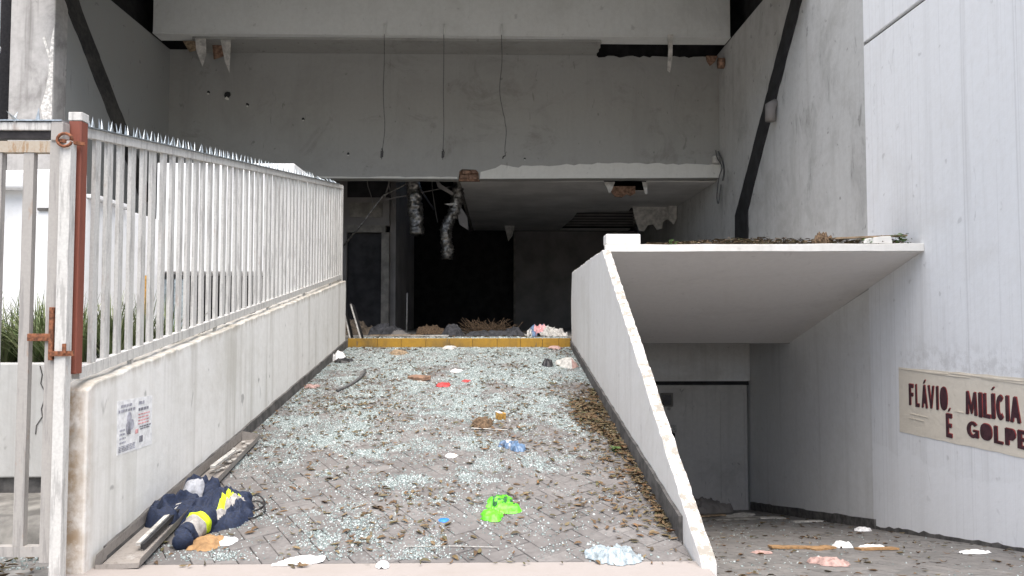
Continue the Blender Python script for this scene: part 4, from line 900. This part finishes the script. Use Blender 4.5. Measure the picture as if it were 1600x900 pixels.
for k, (x0, y0, x1, y1, mt, lab) in enumerate(((-1.7, 13.6, -.9, 13.9, 'offwhite', 'pale flat board lying behind the yellow step left of the garment'), (-2.4, 14.3, -1.4, 14.2, 'wood', 'brown flat board lying behind the step near the leaning boards'), (.4, 14.9, 1.0, 15.0, 'offwhite', 'pale flat strip behind the printed bag'), (-2.3, 13.4, -1.2, 13.35, 'terrace', 'grey flat strip just behind the left of the yellow step'))):
    tag(MB().bar((x0, y0, TZ + .02), (x1, y1, TZ + .025), .16, .03).build('flat_board', mt), lab, 'board')
def rubble_board(x, y, L, w, a, mt, lab, nm='broken_board', tilt=0.0, th=.02):
    b = MB().prism(outline([(-L / 2, -w / 2), (L / 2, -w / 2), (L / 2, w / 2), (-L / 2, w / 2)], .09, w * .14, rng), 2, 0, th)
    o = b.build(nm, mt); o.location = (x, y, gz(y) + .004); o.rotation_euler = (-math.atan(.2) + tilt, 0, a); return tag(o, lab, 'board')
rubble_board(3.30, 8.18, .58, .20, -.1, 'card', 'orange brown broken board in the middle of the garage driveway')
rubble_board(3.52, 8.06, .28, .14, .35, 'card', 'short brown splinter overlapping the broken board', tilt=.06)
rubble_board(4.08, 7.98, .42, .15, .05, 'card', 'brown cardboard piece with white paper near the right wall')
o = crumple('paper_scrap', [(3.86, 8.3, .10, .13, 0, .06), (4.15, 8.25, .16, .08, .2, .03)], gz, 'paper', 61, .4, 10, .01); tag(o, 'white crumpled paper behind the cardboard near the right wall', 'paper')
o = crumple('pink_cloth', [(3.05, 6.78, .12, .17, .3, .055), (2.97, 6.9, .08, .1, 0, .05)], gz, 'pink', 62, .5, 9, .01); tag(o, 'faded pink cloth on the garage driveway in front', 'cloth')
o = crumple('paper_scrap', [(5.12, 10.4, .11, .1, 0, .05)], gz, 'paper', 63, .4, 10, .012); tag(o, 'small white scrap at the foot of the right wall', 'paper')
o = crumple('paper_scrap', [(4.9, 7.62, .17, .09, .2, .03)], gz, 'paper', 64, .4, 10, .012); tag(o, 'white paper near the right wall at the picture edge', 'paper')
o = crumple('paper_scrap', [(2.75, 7.75, .09, .12, .2, .02)], gz, 'pink', 65, .4, 10, .012); tag(o, 'small pinkish scrap left of the broken board on the driveway', 'paper')
for k, (x, y, L, w, a, mt, lab) in enumerate(((4.0, 12.9, 1.1, .22, .1, 'terrace', 'grey board at the front of the pile by the garage door'), (4.6, 13.2, 1.0, .2, -.08, 'offwhite', 'pale board in the pile by the garage door'), (3.6, 13.6, 1.2, .18, .2, 'wood', 'brown plank in the pile by the garage door'),
                                             (4.4, 13.7, .7, .3, .5, 'offwhite', 'white plasterboard piece on the pile by the garage door'), (5.1, 12.2, .5, .14, .1, 'offwhite', 'white strip on the driveway by the right wall'), (3.3, 13.2, .8, .25, -.4, 'dim', 'dark board at the left of the pile by the garage door'))):
    rubble_board(x, y, L, w, a, mt, lab, tilt=rng.uniform(0, .08))
o = MB().bar((3.35, 13.4, gz(13.4) + .03), (2.75, 14.4, gz(14.4) + .45), .05, .03).build('broken_board', 'dim'); tag(o, 'thin slat leaning left of the garage door pile', 'slat')
o = crumple('rubble_heap', [(4.0, 15.2, .8, .5, 0, .25), (3.3, 15.4, .5, .4, 0, .3)], gz, 'dim', 66, .5, 4, .03); tag(o, 'grey rubble heap at the foot of the garage door', 'rubble')
o = crumple('dark_lump', [(4.25, 9.55, .13, .10, 0, .15)], flat(2.58), 'husk', 67, .4, 14, .011); tag(o, 'dark rounded lump on the canopy beside the plank', 'lump')

# ------------------------------------------------------------------ broken glass and leaves
def fade(a, b_, x):
    t = min(1, max(0, (x - a) / (b_ - a))); return t * t * (3 - 2 * t)
def nz(x, y, f, s_): return mnoise.fractal(Vector((x * f, y * f, s_)), 1.0, 2.0, 4)
def glass_density(x, y):
    t = (y - 4.9) / 7.85
    base = .46 + .54 * fade(.12, .50, t)
    c = fade(-.35 + .45 * (1 - t) - .35 * t, .35 + .2 * (1 - t), nz(x, y, 1.5, 1.3) * .7 + nz(x, y, 5, 2.3) * .5)
    d = base * (.10 + .90 * c) * (.25 + .75 * fade(-.25, .2, nz(x, y, 3.2, 7.7)))
    if t < .35: d *= 1 - .72 * fade(.15, .9, x) * (1 - fade(.2, .4, t))
    d *= 1 - .55 * fade(.75, 1.15, x) * (1 - fade(.62, .8, t))
    return d
def leaf_density(x, y):
    t = (y - 4.9) / 7.85
    d = .16 + .5 * fade(.02, .5, nz(x, y, 1.2, 8.7))
    strip_ = fade(.75, 1.1, x + .12 * nz(x, y, 2, 3)) * (1 - fade(.55, .68, t)) * fade(-.02, .12, t)
    d += 1.5 * strip_ * (.6 + .4 * fade(-.2, .3, nz(x, y, 2.2, 5)))
    d += .35 * fade(.25, .45, t) * (1 - fade(.5, .65, t)) * fade(-.1, .3, nz(x, y, .9, 2))
    return d
def scatter_shards(name, n, x0, x1, y0, y1, dens, zf, smin, smax, seed):
    rg = np.random.default_rng(seed); X = []
    while len(X) < n:
        xx = rg.uniform(x0, x1, 4000); yy = rg.uniform(y0, y1, 4000); pp = rg.uniform(0, 1, 4000)
        for a, c, p in zip(xx, yy, pp):
            if p < dens(a, c): X.append((a, c))
    P = np.array(X[:n]); s_ = rg.uniform(smin, smax, n) * np.where(rg.uniform(0, 1, n) < .05, 1.9, 1); th = rg.uniform(0, 6.28, n); h = s_ * rg.uniform(.35, .8, n)
    ang = np.array([.785, 2.356, 3.927, 5.498])[None, :] + th[:, None] + rg.uniform(-.35, .35, (n, 4)); rr = s_[:, None] * rg.uniform(.55, 1.0, (n, 4))
    bx = P[:, 0:1] + rr * np.cos(ang); by = P[:, 1:2] + rr * np.sin(ang)
    zb = np.array([zf(c) for c in P[:, 1]])
    slope = (zf(8.01) - zf(8.0)) / .01
    zz = zb[:, None] + slope * (by - P[:, 1:2])
    top = zz + h[:, None] * rg.uniform(.55, 1.15, (n, 4)) + .002
    V = np.zeros((n, 8, 3)); V[:, :4, 0] = bx; V[:, :4, 1] = by; V[:, :4, 2] = zz + .001
    cx, cy = P[:, 0:1], P[:, 1:2]; V[:, 4:, 0] = cx + (bx - cx) * .8; V[:, 4:, 1] = cy + (by - cy) * .8; V[:, 4:, 2] = top
    F = np.array([[4,5,6,7],[0,1,5,4],[1,2,6,5],[2,3,7,6],[3,0,4,7]])[None] + (np.arange(n) * 8)[:, None, None]
    me = bpy.data.meshes.new(name); me.vertices.add(n * 8); me.vertices.foreach_set('co', V.ravel())
    F = F.reshape(-1); me.loops.add(len(F)); me.loops.foreach_set('vertex_index', F.astype(np.int32))
    me.polygons.add(len(F) // 4); me.polygons.foreach_set('loop_start', np.arange(0, len(F), 4, dtype=np.int32))
    me.update(calc_edges=True); me.validate(); me.materials.append(M['glass'])
    o = bpy.data.objects.new(name, me); COL.objects.link(o); return o
o = scatter_shards('broken_glass', 190000, -2.52, 1.27, 4.95, 12.74, glass_density, rz, .0038, .0092, 5)
tag(o, 'pale green crumbs of shattered glass strewn over the ramp', 'glass', kind='stuff')
o = scatter_shards('broken_glass', 800, 1.5, 5.4, 5.6, 13.0, lambda x, y: .25 + .75 * fade(.0, .4, nz(x, y, 1.1, 4)) * (1.1 - fade(2, 5, x)), gz, .006, .013, 6)
tag(o, 'sparse glass crumbs scattered on the garage driveway', 'glass', kind='stuff')
o = scatter_shards('broken_glass', 1800, -2.5, 1.25, 12.81, 14.2, lambda x, y: 1 - fade(12.9, 14.2, y), flat(TZ), .008, .016, 8)
tag(o, 'glass crumbs on the terrace edge behind the yellow step', 'glass', kind='stuff')
o = scatter_shards('broken_glass', 260, -4.2, -2.78, 4.9, 5.3, lambda x, y: 1, lambda y: 0, .008, .016, 9)
tag(o, 'glass crumbs on the ground behind the gate', 'glass', kind='stuff')

def leaf_geo(L, w, curl, fold):
    vs = []
    for t, ww_ in ((0, .08), (.3, .9), (.65, .85), (1, .05)):
        z = curl * L * (4 * (t - .5) ** 2 - .2)
        vs += [((t - .5) * L, -w / 2 * ww_, z + fold * w * ww_), ((t - .5) * L, 0, z), ((t - .5) * L, w / 2 * ww_, z + fold * w * ww_)]
    fs = []
    for i in range(3):
        a = i * 3; fs += [(a, a+3, a+4, a+1), (a+1, a+4, a+5, a+2)]
    return vs, fs
rl = random.Random(77)
leaf_meshes = []
for k in range(8):
    vs, fs = leaf_geo(1, rl.uniform(.22, .44), rl.uniform(-.15, .3), rl.uniform(.05, .6)); zmin = min(v[2] for v in vs)
    leaf_meshes.append(MB().add([(x, y, z - zmin) for x, y, z in vs], fs).mesh('fallen_leaf', 'leaf', True, False))
LEAF_LAB = {'r': ('dry curled leaf lying on the glass-strewn ramp', 'dry leaves on the ramp'), 'g': ('dry leaf lying on the dark garage driveway', 'dry leaves on the garage driveway')}
def scatter_leaves(name, n, x0, x1, y0, y1, dens, zf, smin, smax, seed, mat, single, key, keep=None, slope=0, lift=.006, dmax=1.6, tilt=.25):
    rg = random.Random(seed); pts = []
    while len(pts) < n:
        x, y = rg.uniform(x0, x1), rg.uniform(y0, y1)
        if rg.uniform(0, dmax) < dens(x, y): pts.append((x, y, rg.uniform(smin, smax)))
    if keep: pts.sort(key=lambda p: -p[2] / keep(p[0], p[1]))
    rest = MB(); ax = math.atan(slope)
    for k, (x, y, L) in enumerate(pts):
        a = rg.uniform(0, 6.28); rot = Matrix.Rotation(ax, 3, 'X') @ Matrix.Rotation(a, 3, 'Z') @ Matrix.Rotation(rg.uniform(-tilt, tilt), 3, 'X')
        if k < single:
            o = bpy.data.objects.new(name, rl.choice(leaf_meshes)); COL.objects.link(o); o.location = (x, y, zf(y) + lift); o.rotation_euler = rot.to_euler(); o.scale = (L, L, L)
            tag(o, LEAF_LAB[key][0], 'leaf', LEAF_LAB[key][1])
        else:
            vs, fs = leaf_geo(L, L * rg.uniform(.16, .42), rg.uniform(-.15, .3), rg.uniform(.05, .6))
            c = Vector((x, y, zf(y) + lift + rg.uniform(0, .012))); rest.add([c + rot @ Vector(v) for v in vs], fs)
    return rest.build('leaf_litter', mat, None, True, fix=False)
tag(scatter_leaves('fallen_leaf', 4000, -2.5, 1.26, 4.8, 12.72, leaf_density, lambda y: max(rz(y), .034 if y < 4.9 else -1), .03, .08, 21, 'leaf', 230, 'r', lambda x, y: y, SL), 'small dry leaves strewn over the ramp', 'leaves', kind='stuff')
def strip_d(x, y):
    e = 1.27 - x + .05 * nz(x, y, 3, 1); wv = .10 + .30 * fade(7, 8.3, y) * (1 - fade(8.8, 9.4, y)) + .05 * nz(0, y, 2, 9)
    return 1.6 * (1 - fade(wv * .5, wv * 1.2, e))
tag(scatter_leaves('fallen_leaf', 1300, .6, 1.26, 5.3, 9.6, strip_d, rz, .03, .095, 22, 'leaf', 0, 'r', None, SL, .014, tilt=.7), 'drift of brown leaves along the foot of the right ramp wall', 'leaves', kind='stuff')
tag(scatter_leaves('fallen_leaf', 620, 1.5, 5.4, 5.6, 14.5, lambda x, y: .5 + 1.1 * fade(.0, .45, nz(x, y, 1.0, 6)) + .5 * fade(4.8, 5.3, x), gz, .04, .10, 23, 'leaf', 60, 'g', lambda x, y: y, -.2), 'small dry leaves scattered over the garage driveway', 'leaves', kind='stuff')
tag(scatter_leaves('fallen_leaf', 420, -2.5, 1.25, 12.9, 17, lambda x, y: 1.2, flat(TZ), .05, .11, 24, 'leafdark', 0, 'r'), 'dark leaf litter on the terrace behind the step', 'leaves', kind='stuff')
tag(scatter_leaves('fallen_leaf', 140, -4.2, -2.78, 4.7, 5.35, lambda x, y: 1.2, flat(0.003), .04, .09, 26, 'leafdark', 0, 'r'), 'dark leaves and bits on the ground behind the gate', 'leaves', kind='stuff')
# leaf mould heaped along the front of the canopy
def cz(x, y): return 2.575 - .298 * (y - 9.44) if y > 9.44 else 2.575
b = MB(); rg = random.Random(31)
for k in range(3600):
    x = rg.uniform(1.95, 5.35); y = rg.uniform(9.42, 10.2)
    hh = (.085 + .06 * nz(x, 0, 2.5, 3)) * fade(1.9, 3.2, x) * fade(9.38, 9.52, y)
    L = rg.uniform(.04, .09); vs, fs = leaf_geo(L, L * rg.uniform(.2, .45), rg.uniform(-.1, .25), rg.uniform(.05, .4))
    rot = Matrix.Rotation(rg.uniform(0, 6.28), 3, 'Z') @ Matrix.Rotation(rg.uniform(-.6, .6), 3, 'X')
    c = Vector((x, y, 2.575 + rg.uniform(0, 1) * (hh + .015))); b.add([c + rot @ Vector(v) for v in vs], fs)
tag(b.build('leaf_litter', 'leafdark', None, True, fix=False), 'brown leaf mould heaped along the front edge of the canopy', 'leaves', kind='stuff')
o = MB()
for k in range(9):
    x = 1.95 + k * .4; o.add([(x, 9.46, 2.56), (x + .4, 9.46, 2.56), (x + .4, 10.4, 2.26), (x, 10.4, 2.26), (x, 9.50, 2.585), (x + .4, 9.50, 2.585)], [(0,1,5,4), (4,5,2,3)])
tag(o.build('canopy_soil', 'soil'), 'dark soil under the leaf mould on the canopy', 'soil', kind='stuff')
def weed(i, x, y, z, hgt, n, lab):
    rg = random.Random(500 + i); b = MB()
    for k in range(n):
        p = Vector((x + rg.gauss(0, hgt * .45), y + rg.gauss(0, .03), z + rg.uniform(0, hgt))); L = rg.uniform(.03, .06); vs, fs = leaf_geo(L, L * .5, .1, .2)
        rot = Matrix.Rotation(rg.uniform(0, 6.28), 3, 'Z') @ Matrix.Rotation(rg.uniform(-.9, .9), 3, 'X'); b.add([p + rot @ Vector(v) for v in vs], fs)
    for k in range(4):
        b.bar((x + rg.gauss(0, .02), y, z), (x + rg.gauss(0, hgt * .4), y + rg.gauss(0, .02), z + hgt), .004, .004)
    tag(b.build('weed', 'leafgreen', None, True, fix=False), lab, 'plant')
weed(0, 4.78, 9.44, 2.585, .07, 40, 'green weed on the canopy under the plank')
weed(1, 5.22, 9.46, 2.585, .14, 45, 'grey-green weed at the right end of the canopy')
weed(2, 2.25, 9.44, 2.575, .06, 12, 'tiny green sprout near the white block on the canopy')
weed(3, 1.14, 7.15, rz(7.15), .05, 25, 'small green weed in the leaf drift by the right ramp wall')
